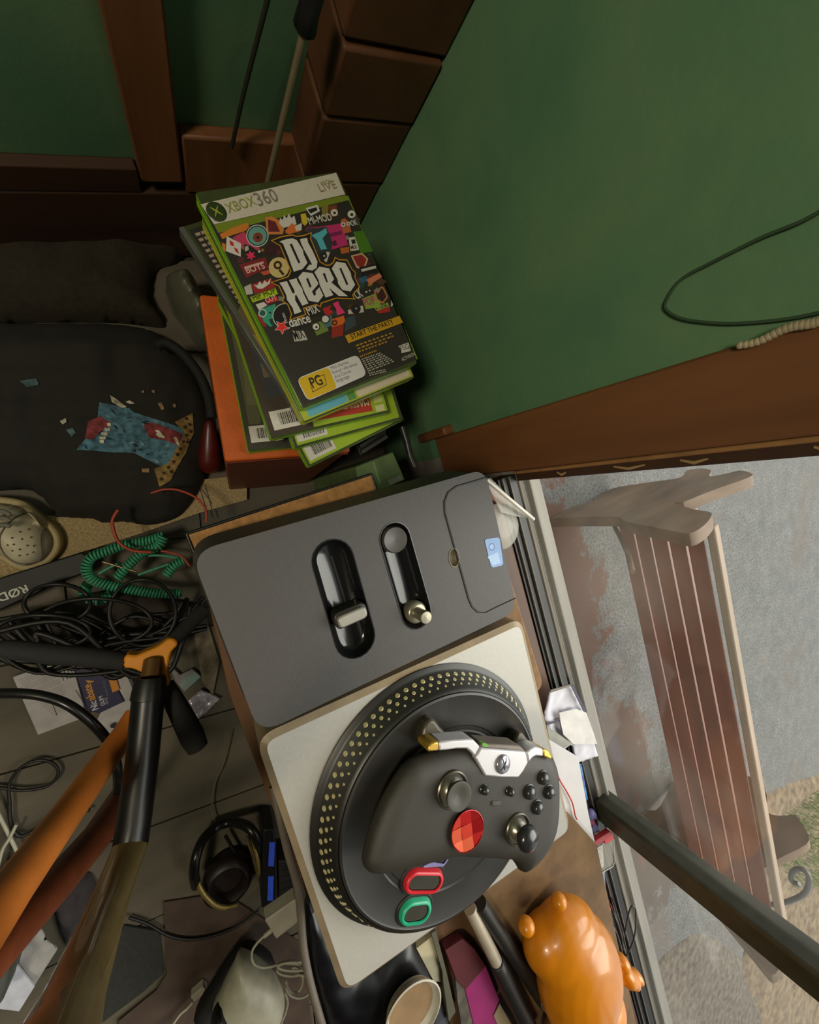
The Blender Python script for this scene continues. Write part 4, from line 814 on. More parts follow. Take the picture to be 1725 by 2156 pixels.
# beige mat and dark red bulb
matp = xy([(-80, 1110), (40, 1090), (120, 1085), (300, 1100), (395, 1062), (418, 1010), (520, 1000), (520, 1052), (420, 1080), (300, 1122), (212, 1150), (120, 1182), (-80, 1245)], .012)
MB().prism(matp, 0, .012).build('beige_mat', M('beige_speckle', (164, 142, 102), .95, var=.35, scale=330, bump=.5, bscale=700), label='beige speckled mat strip between the T-shirt and the cables', cat='mat')
dd = Decal(.0122)
for a, b in (((418, 1018), (440, 1090)), ((432, 1020), (452, 1092)), ((425, 1030), (447, 1060))): 
    A, B = at(a, .0122), at(b, .0122); n_ = (B-A).normalized(); n_ = Vector((-n_.y, n_.x, 0))*.0008; dd.p([(A.x+n_.x, A.y+n_.y), (B.x+n_.x, B.y+n_.y), (B.x-n_.x, B.y-n_.y), (A.x-n_.x, A.y-n_.y)], (46, 38, 30))
dd.mb.build('mat_scratch', dd.mats, bpy.data.objects['beige_mat'], smooth=False)
rb0, rb1 = at((440, 1006), .03), at((440, 905), .06)
ax = (rb1-rb0); MB().lathe([(0, -.004), (.011, 0), (.0165, .010), (.0170, .022), (.014, .045), (.009, .07), (.0062, ax.length), (.004, ax.length+.004), (0, ax.length+.005)], rb0+Vector((.004, .010, .0)), 24, R=ax.to_track_quat('Z', 'Y').to_matrix()).build('red_bulb', M('dark_red_rubber', (84, 22, 18), .35), label='dark red rubber bulb lying beside the orange box', cat='bulb')

# sneaker
fs = fT
shp = [(q.x, q.y) for q in spline([(*p, 0) for p in xy(fs([(-420, 1340), (-150, 1310), (30, 1318), (150, 1345), (225, 1400), (300, 1462), (370, 1530), (408, 1600), (402, 1690), (335, 1775), (245, 1825), (150, 1840), (60, 1812), (-30, 1760), (-150, 1800), (-420, 1900)]), .035)], 4, True)]
shoe = thing('sneaker', 'off-white sneaker with a perforated toe at the left edge', 'shoe', (-.27, -.03, 0))
MB().prism(shp, .012, .030).build('sole', M('sole_cream', (164, 146, 100), .6), shoe, bevel=.003)
ups = inset(shp, .008)
uh = lambda X, Y, D: .029+dome(D, .045, .042)
puff(ups, .003, uh, lambda X, Y, D: .029+0*D).build('upper', M('upper_white', (188, 176, 150), .7, var=.06, bump=.15), shoe, ang=2)
toe = [(q.x, q.y) for q in spline([(*p, 0) for p in xy(fs([(20, 1560), (90, 1450), (170, 1425), (225, 1480), (255, 1620), (250, 1730), (190, 1790), (80, 1780), (0, 1700)]), .065)], 4, True)]
uf = lambda X, Y: uh(X, Y, dist_np(ups, X, Y)[0])
puff(toe, .0025, lambda X, Y, D: uf(X, Y)+np.clip(D/.003, 0, 1)*.0018, None).build('toe_panel', M('toe_white', (196, 184, 156), .65, bump=.1), shoe, ang=2)
tl_ = [Vector((p[0], p[1], float(uf(np.array([p[0]]), np.array([p[1]]))[0])+.0008)) for p in toe]
MB().tube(tl_, .0009, 6, closed=True).build('stitch_line', M('stitch_grey', (92, 84, 66), .8), shoe)
for (a, b) in ((90, 1600), (130, 1560), (175, 1545), (60, 1650), (105, 1645), (150, 1610), (200, 1600), (90, 1690), (140, 1680), (185, 1655), (220, 1660), (130, 1725), (175, 1720), (210, 1705)):
    q = xy(fs([(a, b)]), .066)[0]; z = float(uf(np.array([q[0]]), np.array([q[1]]))[0])
    MB().lathe([(.0012, 0), (.0012, .0024), (0, .0024)], (q[0], q[1], z), 8).build('perforation', M('hole_dark', (74, 64, 44), .9), shoe)
for k in range(3):
    q = [at(p, .075) for p in fs([(-60, 1400+k*60), (40, 1420+k*45), (70, 1445+k*40)])]
    MB().tube(spline(q, 4), .003, 6).build('lace', M('lace_grey', (110, 106, 92), .8), shoe)

# black microphone box
f0 = zm(0, 1000, 3.75)
mic = thing('microphone_box', 'black flat box lettered in white at the left edge', 'box', (-.27, -.06, 0))
mq = xy(f0([(-250, 900), (0, 812), (390, 690), (640, 610), (700, 640), (660, 780), (390, 880), (330, 915), (0, 1070), (-200, 1150)]), .045)
MB().prism(mq, 0, .045).build('carton', M('carton_black', (16, 15, 13), .6), mic, bevel=.002)
dd = Decal(.0452); A, B = at(f0([(205, 868)])[0], .0452), at(f0([(-95, 968)])[0], .0452)
dd.t('RØDE', A, B, (196, 192, 180), 1.0, True); dd.build('lettering', mic)

# teal coiled cable
tealm = M('teal_rubber', (62, 148, 112), .45, spec=.5)
def coil(path, R, r, pitch, n=10):
    P = spline(path, 14); out = []; d = 0; ref = Vector((0, 0, 1)); ph = 0
    S = [0]
    for i in range(1, len(P)): S.append(S[-1]+(P[i]-P[i-1]).length)
    N_ = int(S[-1]/pitch*n); j = 0
    for k in range(N_):
        s = S[-1]*k/N_
        while S[j+1] < s: j += 1
        t = (s-S[j])/(S[j+1]-S[j]+1e-12); c = P[j].lerp(P[j+1], t); tg = (P[j+1]-P[j]).normalized(); s_ = tg.cross(ref).normalized(); u = s_.cross(tg)
        w = 2*math.pi*k/n; out.append(c+(s_*math.cos(w)+u*math.sin(w))*R)
    return out
cab = thing('coiled_cable', 'teal coiled cable looped over black cables', 'cable', (-.17, -.02, .03))
for pts, z in (([(1290, 480), (1200, 510), (1080, 535), (960, 560), (850, 600), (740, 640), (690, 700), (690, 770), (740, 830), (850, 870), (960, 890), (1100, 915), (1250, 935), (1440, 935)], .06), ([(1290, 490), (1250, 560), (1130, 610), (1060, 670), (980, 750), (925, 820)], .066), ([(1450, 670), (1370, 720), (1310, 800)], .062), ([(700, 860), (665, 920), (720, 985), (800, 985), (890, 930)], .050)):
    MB().tube(coil([at(p, z) for p in f0(pts)], .0058, .0014, .0042), .0019, 5).build('coil', tealm, cab, ang=2)
for pts in ([(1130, 640), (1260, 635), (1400, 655)], [(780, 780), (850, 740), (950, 690)], [(1090, 790), (1200, 750), (1330, 705)]):
    MB().tube(spline([at(p, .055) for p in f0(pts)], 5), .0022, 6).build('straight_end', tealm, cab)
redw = M('red_wire_m', (168, 62, 40), .5)
MB().tube(spline([at(p, .09) for p in fT([(1055, 1288), (1150, 1262), (1250, 1268), (1370, 1320), (1435, 1400), (1440, 1490)])], 6), .0018, 6).build('red_wire', redw, label='thin red wire curving over the corner of the T-shirt', cat='wire')
MB().tube(spline([at(p, .085) for p in fT([(825, 1405), (785, 1480), (800, 1570), (840, 1640), (930, 1690), (1060, 1700)])], 6), .0022, 6).build('red_wire', redw, label='short red wire dropping behind the teal coiled cable', cat='wire')
MB().tube(spline([at(p, .075) for p in f0([(1270, 600), (1340, 610), (1430, 640), (1500, 720)])], 6), .0016, 6).build('red_wire', redw, label='red wire end between teal cable and turntable controller', cat='wire')
MB().tube([at(p, .07) for p in f0([(810, 685), (1080, 765)])], .0018, 6).build('metal_pin', M('pin_metal', (150, 130, 100), .3, .8), label='thin metal pin lying inside the teal cable loop', cat='pin')
# tangled black cables
cabm = M('cable_black', (20, 18, 16), .5)
rs = random.Random(5)
for k in range(16):
    zc = .03+.004*k
    a = (rs.uniform(-40, 120), rs.uniform(1290, 1400)); b = (rs.uniform(380, 450), rs.uniform(1240, 1330))
    m1_, m2_ = (rs.uniform(90, 180), rs.uniform(1290, 1420)), (rs.uniform(220, 330), rs.uniform(1300, 1430))
    MB().tube(spline([at(p, zc) for p in (a, m1_, m2_, ((m2_[0]+b[0])/2+20, (m2_[1]+b[1])/2), b)], 7), rs.choice((.0022, .003, .0036)), 7).build('black_cable', cabm, label='black cable strand in the dark tangle below the teal coiled cable', cat='cable', group='tangled black cables')
for k, (cx_, cy_, rx_, ry_) in enumerate(((120, 1270, 70, 40), (200, 1310, 120, 50), (300, 1290, 70, 70), (90, 1330, 100, 35))):
    MB().tube([at((cx_+rx_*math.cos(t), cy_+ry_*math.sin(t)), .075+.003*k+.004*math.sin(3*t)) for t in [2*math.pi*i/36 for i in range(36)]], .0028, 7, closed=True).build('black_cable', cabm, label='black cable strand in the dark tangle below the teal coiled cable', cat='cable', group='tangled black cables')
lump = [(q.x, q.y) for q in spline([(*p, 0) for p in xy([(-40, 1330), (120, 1275), (230, 1250), (380, 1270), (430, 1290), (405, 1340), (330, 1400), (180, 1388), (60, 1384), (-40, 1384)], .03)], 4, True)]
puff(lump, .006, lambda X, Y, D: .006+dome(D, .04, .026)+.006*wob(X, Y, 80, 8)*np.clip(D/.02, 0, 1), lambda X, Y, D: 0*D+.001).build('dark_cloth', M('dark_brown_cloth', (52, 44, 36), .9, var=.2), label='dark brown crumpled cloth under the tangle of black cables', cat='cloth')

# ================================================================== LEFT FOREGROUND
f1 = zm(0, 1250, 3.0804)
pk = thing('printed_pack', 'white and navy gum pack lying open on the floor', 'pack', (-.27, -.20, 0))
PZ = .020
MB().prism(xy(f1([(80, 542), (375, 440), (468, 448), (560, 800), (245, 918)]), PZ), .001, PZ).build('back_flap', M('pack_white', (176, 170, 168), .6), pk, bevel=.0008)
MB().prism(xy(f1([(466, 446), (682, 474), (806, 700), (640, 778), (568, 752)]), PZ), .001, PZ+.0002).build('front_panel', M('pack_navy', (38, 32, 70), .5), pk, bevel=.0008)
MB().prism(xy(f1([(684, 470), (800, 486), (868, 650), (850, 860), (740, 960), (590, 900), (650, 775), (808, 702)]), PZ), .001, PZ-.003).build('side_flap', M('pack_white', (176, 170, 168), .6), pk, bevel=.0008)
dd = Decal(PZ+.0004); q1 = lambda pts: xy(f1(pts), PZ)
dd.p(q1([(682, 476), (730, 482), (776, 622), (730, 640)]), (206, 130, 40))
for k in range(22):
    a, b = (112+k*11.5, 560+k*14.0-k*2.2), (365+k*5, 462+k*14.2)
    if k < 20: dd.p(q1([(a[0]+8, a[1]), (b[0]-6*(k % 3), b[1]), (b[0]-6*(k % 3)+2, b[1]+4), (a[0]+10, a[1]+4)]), (148, 142, 142))
for a, b in (((375, 480), (412, 565)), ((400, 470), (436, 555)), ((425, 465), (455, 550)), ((448, 460), (468, 520)), ((330, 690), (368, 790)), ((490, 625), (550, 725))):
    dd.p(q1([a, (a[0]+5, a[1]-2), (b[0]+5, b[1]-2), b]), (64, 58, 66))
p1 = lambda q: xy(f1([q]), PZ)[0]
dd.t('abate', p1((620, 684)), p1((588, 580)), (206, 140, 40), 1.15, True); dd.t('Nic', p1((640, 745)), p1((622, 690)), (196, 192, 196), 1.15, True)
dd.t('GUM', p1((684, 720)), p1((664, 660)), (190, 186, 190), 1.0, True); dd.t('4mg', p1((708, 712)), p1((690, 672)), (150, 146, 156), 1.0); dd.t('extra fresh', p1((706, 660)), p1((680, 560)), (70, 110, 110), 1.0)
dd.p(q1([(572, 580), (556, 560), (612, 566), (604, 572)]), (206, 140, 40)); dd.p(circle(p1((736, 855)), .004), (30, 28, 30)); dd.build('pack_print', pk)

def tri(b): return b
hub = thing('three_grip_hub', 'orange three-armed hub with black foam grips on a black and bronze tube', 'handle', (-.15, -.19, .02))
HZ = .285
orangep = M('orange_plastic', (218, 138, 30), .4, var=.06)
hp = xy(f1([(812, 402), (880, 402), (940, 380), (1030, 340), (1106, 290), (1156, 326), (1112, 380), (1096, 450), (1084, 500), (1100, 590), (1060, 606), (1020, 560), (930, 520), (860, 490), (800, 478)]), HZ)
hp = [(q.x, q.y) for q in spline([(*p, 0) for p in hp], 3, True)]
MB().prism(hp, HZ-.016, HZ).build('orange_hub', orangep, hub, bevel=.003)
foam = M('foam_black', (30, 28, 27), .85, bump=.3, scale=200)
def grip_(pts, z0, z1, rr):
    P = f1(pts); n = len(P); path = [at(p, z0+(z1-z0)*i/(n-1)) for i, p in enumerate(P)]
    MB().tube(path, rr, 14).build('foam_grip', foam, hub, ang=.9)
grip_([(815, 440), (700, 425), (520, 405), (330, 392), (60, 360), (-60, 350)], HZ-.008, HZ-.01, [.0080, .0088, .0092, .0092, .0085, .006])
grip_([(1120, 312), (1180, 250), (1260, 165), (1320, 110)], HZ-.008, HZ-.03, [.0072, .0078, .0080, .0078])
grip_([(1075, 590), (1110, 660), (1180, 790), (1250, 930), (1285, 1000), (1292, 1018)], HZ-.008, HZ-.004, [.0078, .0092, .0108, .0118, .0100, .004])
pth = [(at((322, 1392), HZ+.003)), at((318, 1425), .292), at((312, 1470), .296), at((300, 1600), .305), at((284, 1720), .313), at((274, 1785), .318)]
MB().tube([pth[0]-Vector((0, 0, .004)), pth[1]], .0088, 16).build('metal_socket', M('socket_bronze', (120, 84, 48), .35, .6), hub)
MB().tube([pth[1], pth[1].lerp(pth[2], .3), pth[2]], [.0125, .0142, .0152], 18).build('collar', M('collar_black', (20, 18, 17), .4), hub)
MB().tube(pth[2:], [.0140, .0140, .0142, .0142], 20).build('black_tube', M('tube_black', (18, 17, 16), .35), hub)
bz = [at((274, 1782), .318), at((258, 1826), .338), at((215, 1940), .405), at((150, 2110), .515), at((110, 2210), .575), at((60, 2340), .622), at((10, 2560), .66)]
MB().tube(bz, [.0142, .0140, .0139, .0138, .0138, .0138, .0138], 24).build('bronze_tube', M('bronze_metal', (180, 154, 98), .30, .7, var=.1, scale=40, coat=.6), hub)
MB().ball(at((276, 1800), .329), .0080, 16).build('joint_button', M('collar_black', (20, 18, 17), .4), hub)
# wooden poles and black hose
wood = M('orange_wood_pole', (196, 112, 44), .45, var=.18, scale=18, stretch=(1, 1, 1), bump=.1)
MB().tube([at((288, 1505), .215), at((262, 1545), .228), at((140, 1715), .335), at((15, 1885), .440), at((-60, 1990), .490), at((-170, 2150), .53)], .0125, 18).build('wooden_pole', wood, label='orange-brown round wooden pole crossing the lower left corner', cat='pole')
MB().tube([at((270, 1660), .16), at((205, 1760), .235), at((120, 1860), .30), at((20, 1970), .36), at((-50, 2050), .39), at((-170, 2190), .43)], .0150, 18).build('wooden_pole', M('red_brown_pole', (110, 54, 28), .5, var=.2), label='dark red-brown pole lying under the orange wooden pole', cat='pole')
MB().tube(spline([at(p, z) for p, z in (((-60, 1462), .20), ((40, 1460), .21), ((100, 1468), .215), ((150, 1488), .22), ((200, 1528), .22), ((235, 1575), .215), ((248, 1630), .21), ((245, 1690), .17), ((225, 1745), .13), ((190, 1795), .09), ((150, 1850), .05))], 8), .0050, 12).build('black_hose', M('hose_black', (22, 21, 20), .28), label='glossy black hose arching over the gum pack', cat='hose')
MB().tube(spline([at(p, .01) for p in [(20, 1690), (20, 1650), (45, 1615), (85, 1600), (115, 1610), (122, 1630), (100, 1655), (50, 1664), (10, 1660), (-40, 1655)]], 8), .0022, 7).build('dark_wire', thinblack, label='dark wire bent in a round loop on the floor at left', cat='wire')
MB().tube(spline([at(p, .01) for p in [(20, 1690), (22, 1730), (40, 1760), (80, 1745), (130, 1720), (190, 1705)]], 8), .0024, 7).build('dark_wire', thinblack, label='dark wire running right under the wooden pole', cat='wire')
whitew = M('white_cable_m', (176, 170, 150), .5)
MB().tube(spline([at(p, .015) for p in [(-30, 1660), (0, 1720), (20, 1760), (42, 1805)]], 6), .0024, 7).build('white_cable', whitew, label='white cable at the far left edge above the pole', cat='cable')
MB().tube(spline([at(p, .018) for p in [(35, 1735), (20, 1765), (5, 1790), (-5, 1830)]], 6), .0022, 7).build('white_cable', whitew, label='second thin white cable crossing at the left edge', cat='cable')
MB().tube(spline([at(p, .012) for p in [(487, 1540), (470, 1610), (452, 1650), (446, 1700), (455, 1735)]], 6), .0012, 6).build('thin_wire', M('thin_tan_wire', (104, 92, 66), .5), label='hair-thin tan wire rising from the headphones', cat='wire')
MB().tube(spline([at(p, .008) for p in [(272, 1932), (310, 1945), (355, 1970), (400, 1978), (450, 1970), (500, 1950), (545, 1918)]], 7), .0022, 7).build('dark_wire', thinblack, label='dark wire sweeping below the headphones', cat='wire')
MB().tube(spline([at(p, .012) for p in [(110, 1862), (135, 1885), (160, 1898), (185, 1902)]], 6), .0020, 7).build('dark_wire', thinblack, label='short dark wire beside the red-brown pole', cat='wire')
# clear wrapper pieces and small leaflets beside the hub
MB().prism(xy(f1([(1085, 490), (1160, 560), (1240, 520), (1300, 570), (1190, 670), (1130, 600)]), .03), .004, .010).build('pink_leaflet', M('leaflet_pink', (150, 104, 112), .6, var=.35, scale=30, rgb2=(120, 160, 150)), label='pink and mint leaflet beside the lower foam grip', cat='leaflet')
fX = f1([(1205, 720), (1300, 640), (1430, 700), (1340, 790), (1260, 855)])
bgm = MB(); cc = xy(fX, .022)
puff(cc, .003, lambda X, Y, D: .012+.006*wob(X, Y, 160, 2)*np.clip(D/.006, 0, 1), lambda X, Y, D: 0*D+.006, bgm).build('clear_wrapper', M('wrapper_film', (150, 142, 150), .2, var=.4, scale=90), label='crinkled clear wrapper right of the lower foam grip', cat='wrapper')
MB().prism(xy([(400, 1290), (432, 1300), (462, 1400), (448, 1470), (425, 1440)], .02), .002, .008).build('grey_leaf_paper', M('torn_paper', (116, 104, 84), .9, var=.4, scale=70, bump=.5), label='torn grey-brown paper between hub and turntable controller', cat='paper')
# kitchen paper at bottom left
f3 = zm(0, 1880, 5.227)
pw = xy(f3([(-150, 620), (95, 545), (285, 290), (322, 335), (360, 372), (400, 395), (440, 400), (480, 440), (500, 520), (632, 628), (380, 1025), (210, 1300), (15, 1275), (-150, 1240)]), .05)
puff(pw, .004, lambda X, Y, D: .05+.006*wob(X, Y, 60, 6)*np.clip(D/.01, 0, 1), lambda X, Y, D: .046+.006*wob(X, Y, 60, 6)*np.clip(D/.01, 0, 1)).build('paper_towel', M('towel_grey', (150, 146, 142), .95, bump=.4, bscale=600), label='torn grey paper towel in the lower left corner', cat='paper towel')
MB().prism(xy(f3([(-100, 760), (100, 770), (170, 775), (380, 1030), (212, 1298), (-100, 1260)]), .062), .060, .0625).build('white_sheet', M('sheet_bluewhite', (186, 186, 196), .9), label='white paper sheet lying on the torn paper towel', cat='paper')
MB().prism(xy(f3([(-200, 250), (10, 300), (60, 360), (92, 540), (98, 700), (70, 1000), (0, 1280), (-200, 1280)]), .10), 0, .10).build('grey_case', M('slate_grey', (66, 68, 62), .6), bevel=.006, label='slate grey case cut off by the lower left edge', cat='case')
fl = xy([(100, 1880), (140, 1840), (190, 1850), (230, 1930), (190, 2060), (130, 1990)], .012)
puff(fl, .004, lambda X, Y, D: .004+dome(D, .02, .016)+.004*wob(X, Y, 120, 9), lambda X, Y, D: 0*D+.001).build('dark_fringe_cloth', M('dark_plum_cloth', (52, 46, 48), .95, var=.2), label='dark cloth between the poles and the bronze tube', cat='cloth')
MB().prism(xy([(262, 1950), (336, 1962), (345, 2050), (300, 2090), (180, 2180), (140, 2160)], .004), .0008, .004).build('charcoal_mat', M('charcoal_felt', (46, 46, 42), .95, var=.2, scale=200), label='dark charcoal mat on the floor beside the bronze tube', cat='mat')
MB().prism(xy([(345, 1900), (470, 1880), (640, 1990), (660, 2200), (260, 2240), (250, 2150), (330, 2085), (352, 2050)], .003), .0008, .003).build('brown_cardboard', M('brown_card_m', (74, 58, 48), .9, var=.25, scale=30), label='flat reddish-brown cardboard on the floor below the headphones', cat='cardboard')
# headphones
f4 = zm(380, 1680, 4.53)
hpn = thing('headphones', 'black headphones with gold trim lying on the floor', 'headphones', (-.19, -.60, 0))
bpth = [at(p, .04+.02*math.sin(i)) for i, p in enumerate(f4([(150, 830), (130, 720), (150, 560), (215, 400), (320, 290), (450, 235), (560, 240), (650, 280), (720, 370), (760, 480), (775, 600)]))]
MB().tube(spline(bpth, 6), .0075, 10).build('headband', M('headband_black', (18, 17, 15), .3), hpn)
goldm = M('old_gold', (160, 140, 82), .35, .6)
MB().tube(spline([at(p, .047) for p in f4([(155, 690), (165, 800), (205, 890), (270, 970), (340, 1025), (430, 1045), (540, 1020)])], 6), [.0025]*6+[.0042]*25+[.0028]*6, 8).build('gold_trim', goldm, hpn)
cq_ = at(f4([(450, 800)])[0], .03)
MB().lathe([(.030, -.025), (.038, -.020), (.040, -.005), (.038, .006), (.030, .010), (.024, .004), (.022, -.006), (0, -.008)], cq_, 32).build('ear_cup', M('ear_cup_dark', (26, 14, 10), .5), hpn)
lp = xy(f4([(632, 338), (668, 368), (730, 500), (768, 620), (772, 720), (745, 798), (712, 700), (680, 560), (640, 450)]), .055)
MB().prism(lp, .045, .055).build('gold_plate', goldm, hpn, bevel=.002)
MB().tube([at(p, .056) for p in f4([(640, 360), (700, 560), (742, 790)])], .0018, 6).build('plate_ridge', M('old_gold_dark', (90, 72, 40), .4, .4), hpn)
MB().tube([at(p, .02) for p in f4([(430, 360), (510, 500), (600, 640)])], .0028, 6).build('inner_strut', blackp, hpn)
# hub box with two blue slots
usb = thing('port_box', 'black box with two bright blue slots beside the headphones', 'port box', (-.13, -.62, 0))
MB().prism(xy(f4([(790, 300), (890, 296), (915, 420), (925, 900), (905, 1060), (775, 1050)]), .06), 0, .06).build('box_body', M('box_black', (14, 13, 14), .45), usb, bevel=.002)
for q in ([(848, 420), (902, 420), (892, 650), (838, 648)], [(838, 746), (890, 744), (882, 976), (828, 976)]): MB().prism(xy(f4(q), .0605), .056, .0612).build('blue_slot', M('slot_blue', (58, 92, 226), .4), usb, label='bright blue slot')
MB().prism(xy(f4([(930, 600), (1040, 600), (1085, 800), (1090, 940), (935, 1040)]), .05), 0, .05).build('ribbed_side', M('box_black2', (24, 23, 22), .6), usb, bevel=.002)
for k in range(6):
    a, b = at(f4([(945, 640+k*62)])[0], .0505), at(f4([(1050+k*6, 625+k*55)])[0], .0505); MB().tube([a, b], .0012, 5).build('rib', M('rib_dark', (40, 38, 36), .5), usb)
# white power adapter with cable, coiled
ad_ = thing('power_adapter', 'white power adapter with thin coiled cable', 'adapter', (-.12, -.68, .02))
AZ = .16
MB().prism(rounded(xy(f4([(805, 1172), (1100, 965), (1124, 1188), (915, 1352)]), AZ), .003), AZ-.022, AZ).build('adapter_body', M('adapter_white', (176, 168, 150), .5), ad_, bevel=.002)
MB().tube(spline([at(p, AZ-.012) for p in f4([(862, 1270), (810, 1310), (745, 1370), (690, 1450), (682, 1530), (710, 1590), (790, 1618), (900, 1600), (1000, 1565), (1100, 1560), (1190, 1590), (1225, 1680)])], 7), .0017, 7).build('cord', whitew, ad_)
MB().tube([at(p, AZ-.012) for p in f4([(870, 1262), (800, 1318)])], .0032, 8).build('strain_relief', whitew, ad_)
for k, (c_, r_) in enumerate((((1090, 1740), (80, 120)), ((1060, 1640), (140, 60)), ((1130, 1800), (120, 110)), ((1080, 1610), (150, 40)))):
    MB().tube([at(f4([(c_[0]+r_[0]*math.cos(t), c_[1]+r_[1]*math.sin(t))])[0], .14+.004*k) for t in [(-1.9 if k < 3 else 0)+5.0*i/30 for i in range(31)]], .0016, 7).build('cord_loop', whitew, ad_)
MB().tube(spline([at(p, .14) for p in f4([(1000, 1860), (1025, 1950), (1000, 2060), (960, 2156), (930, 2260)])], 6), .0016, 7).build('cord', whitew, ad_)
# white and black gamepad shell at the bottom
f5 = f4
wp = thing('white_headset', 'white shelled headset with black visor at the bottom edge', 'headset', (-.12, -.75, 0))
wz = .10
ws = [(q.x, q.y) for q in spline([(*p, 0) for p in xy(f5([(330, 2260), (365, 2060), (490, 1800), (560, 1665), (680, 1660), (820, 1740), (940, 1850), (1005, 1990), (985, 2120), (920, 2260)]), wz)], 4, True)]
puff(ws, .004, lambda X, Y, D: wz-.012+dome(D, .05, .030), lambda X, Y, D: wz-.014-dome(D, .04, .05)).build('shell', M('shell_white', (178, 172, 152), .4), wp, ang=2)
vs_ = [(q.x, q.y) for q in spline([(*p, 0) for p in xy(f5([(370, 2062), (470, 2095), (600, 2080), (690, 2040), (760, 2002), (802, 2024), (806, 2160), (780, 2260), (300, 2260)]), wz+.004)], 4, True)]
puff(vs_, .004, lambda X, Y, D: wz+.000+dome(D, .03, .022), lambda X, Y, D: wz-.004-dome(D, .03, .03)).build('black_visor', M('visor_black', (16, 16, 15), .3), wp, ang=2)
bs_ = [(q.x, q.y) for q in spline([(*p, 0) for p in xy(f5([(120, 2200), (300, 1900), (480, 1640), (600, 1530), (700, 1500), (800, 1540), (900, 1620), (900, 1700), (700, 1680), (560, 1690), (400, 1960), (260, 2260)]), .06)], 3, True)]
puff(bs_, .004, lambda X, Y, D: .05+dome(D, .02, .012), lambda X, Y, D: .048-dome(D, .02, .03)).build('strap', M('strap_dark', (22, 20, 19), .7), wp, ang=2)
us = thing('cable_plug', 'small white plug with cable left of the white headset', 'plug', (-.25, -.72, .004))
MB().prism(rounded(xy(f5([(95, 1918), (215, 1815), (252, 1855), (135, 1968)]), .02), .002), .004, .018).build('plug_body', M('adapter_white', (176, 168, 150), .5), us, bevel=.001)
MB().tube(spline([at(p, .012) for p in f5([(118, 1945), (60, 2010), (0, 2060), (-70, 2156)])], 5), .0022, 7).build('cord', whitew, us)

# ================================================================== ON THE TABLE, BELOW THE TURNTABLE
fB = zm(600, 1880, 4.3125); f8 = zm(860, 1650, 2.875)
MB().tube(spline([at(p, z) for p, z in (((575, 1655), .405), ((590, 1720), .41), ((606, 1790), .412), ((628, 1870), .414), ((634, 1930), .414), ((640, 2000), .414), ((656, 2080), .414), ((682, 2170), .412), ((710, 2260), .41))], 7), .0034, 8).build('grey_cable', M('grey_cable_m', (96, 88, 78), .5), label='thick grey cable along the left edge of the silver deck', cat='cable')
bagp = [(q.x, q.y) for q in spline([(*p, 0) for p in xy([(650, 1905), (700, 1960), (760, 2060), (860, 1985), (885, 2005), (925, 2080), (960, 2200), (900, 2280), (740, 2280), (668, 2120), (645, 2010)], .412)], 3, True)]
puff(bagp, .003, lambda X, Y, D: .402+dome(D, .02, .012)+.0040*wob(X, Y, 55, 3)*np.clip(D/.008, 0, 1), lambda X, Y, D: .4005+0*D).build('plastic_sack', M('sack_black', (12, 11, 14), .34, var=.3), label='glossy black plastic sack under the silver deck corner', cat='sack')
cup = thing('round_dish', 'off-white round dish with brownish inside at the bottom edge', 'dish', (.004, -.545, .4135))
CZ = .428; cc_ = at((872, 2136), CZ)
MB().lathe([(.009, .4122-CZ), (.021, -.0075), (.0300, 0), (.0284, .0006), (.0276, -.001), (.0240, -.010), (0, -.011)], (cc_.x, cc_.y, CZ), 40).build('dish_body', M('cup_white', (176, 170, 156), .4), cup)
MB().lathe([(.0266, -.006), (.0266, -.0055), (0, -.0055)], (cc_.x, cc_.y, CZ), 40).build('drink', M('milky_brown', (138, 112, 84), .35), cup)
MB().prism(xy(fB([(1196, 505), (1335, 395), (1385, 560), (1442, 740), (1442, 812), (1352, 802)]), .408), .4006, .408).build('cream_card', M('cream_card_m', (170, 160, 132), .7), label='cream card strip below the silver deck edge', cat='card')
MB().prism(xy(fB([(1340, 385), (1380, 360), (1478, 740), (1560, 1100), (1500, 1190), (1445, 810), (1442, 740)]), .414), .4006, .412).build('grey_strip', M('grey_strip_m', (84, 80, 66), .6), label='narrow grey strip beside the cream card', cat='strip')
bk = thing('magenta_booklet', 'dark red and magenta booklet under the silver marker', 'booklet', (.06, -.55, .4006))
MB().prism(xy(f8([(225, 1010), (330, 940), (400, 1000), (470, 1105), (345, 1250), (290, 1190)]), .411), .4006, .411).build('dark_red_cover', M('cover_dark_red', (84, 24, 30), .6), bk, bevel=.0005)
MB().prism(xy(f8([(345, 1250), (470, 1105), (552, 1310), (515, 1400), (545, 1460), (620, 1640), (420, 1640), (395, 1455)]), .411), .4006, .411).build('magenta_cover', M('cover_magenta', (150, 36, 104), .5), bk, bevel=.0005)
MB().prism(xy(f8([(515, 1402), (552, 1330), (640, 1480), (700, 1640), (600, 1640), (540, 1460)]), .4112), .4112, .4120).build('paper_label', M('label_tan', (150, 132, 104), .7), bk)
MB().prism(xy(f8([(290, 1190), (345, 1250), (395, 1455), (420, 1640), (350, 1640), (300, 1300)]), .411), .4006, .4100).build('silver_wrap', M('foil_grey', (120, 112, 104), .3, .4, var=.4, scale=80), bk)
mk = thing('paint_marker', 'silver marker with a thick black cap lying below the turntable', 'marker', (.08, -.5, .418))
m0, m1_, m2_ = at(f8([(372, 752)])[0], .4255), at(f8([(533, 1075)])[0], .4275), at(f8([(745, 1500)])[0], .4275)
MB().tube([m0, m0.lerp(m1_, .5), m1_], .0064, 20).build('barrel', M('marker_silver', (186, 174, 156), .35, .3), mk)
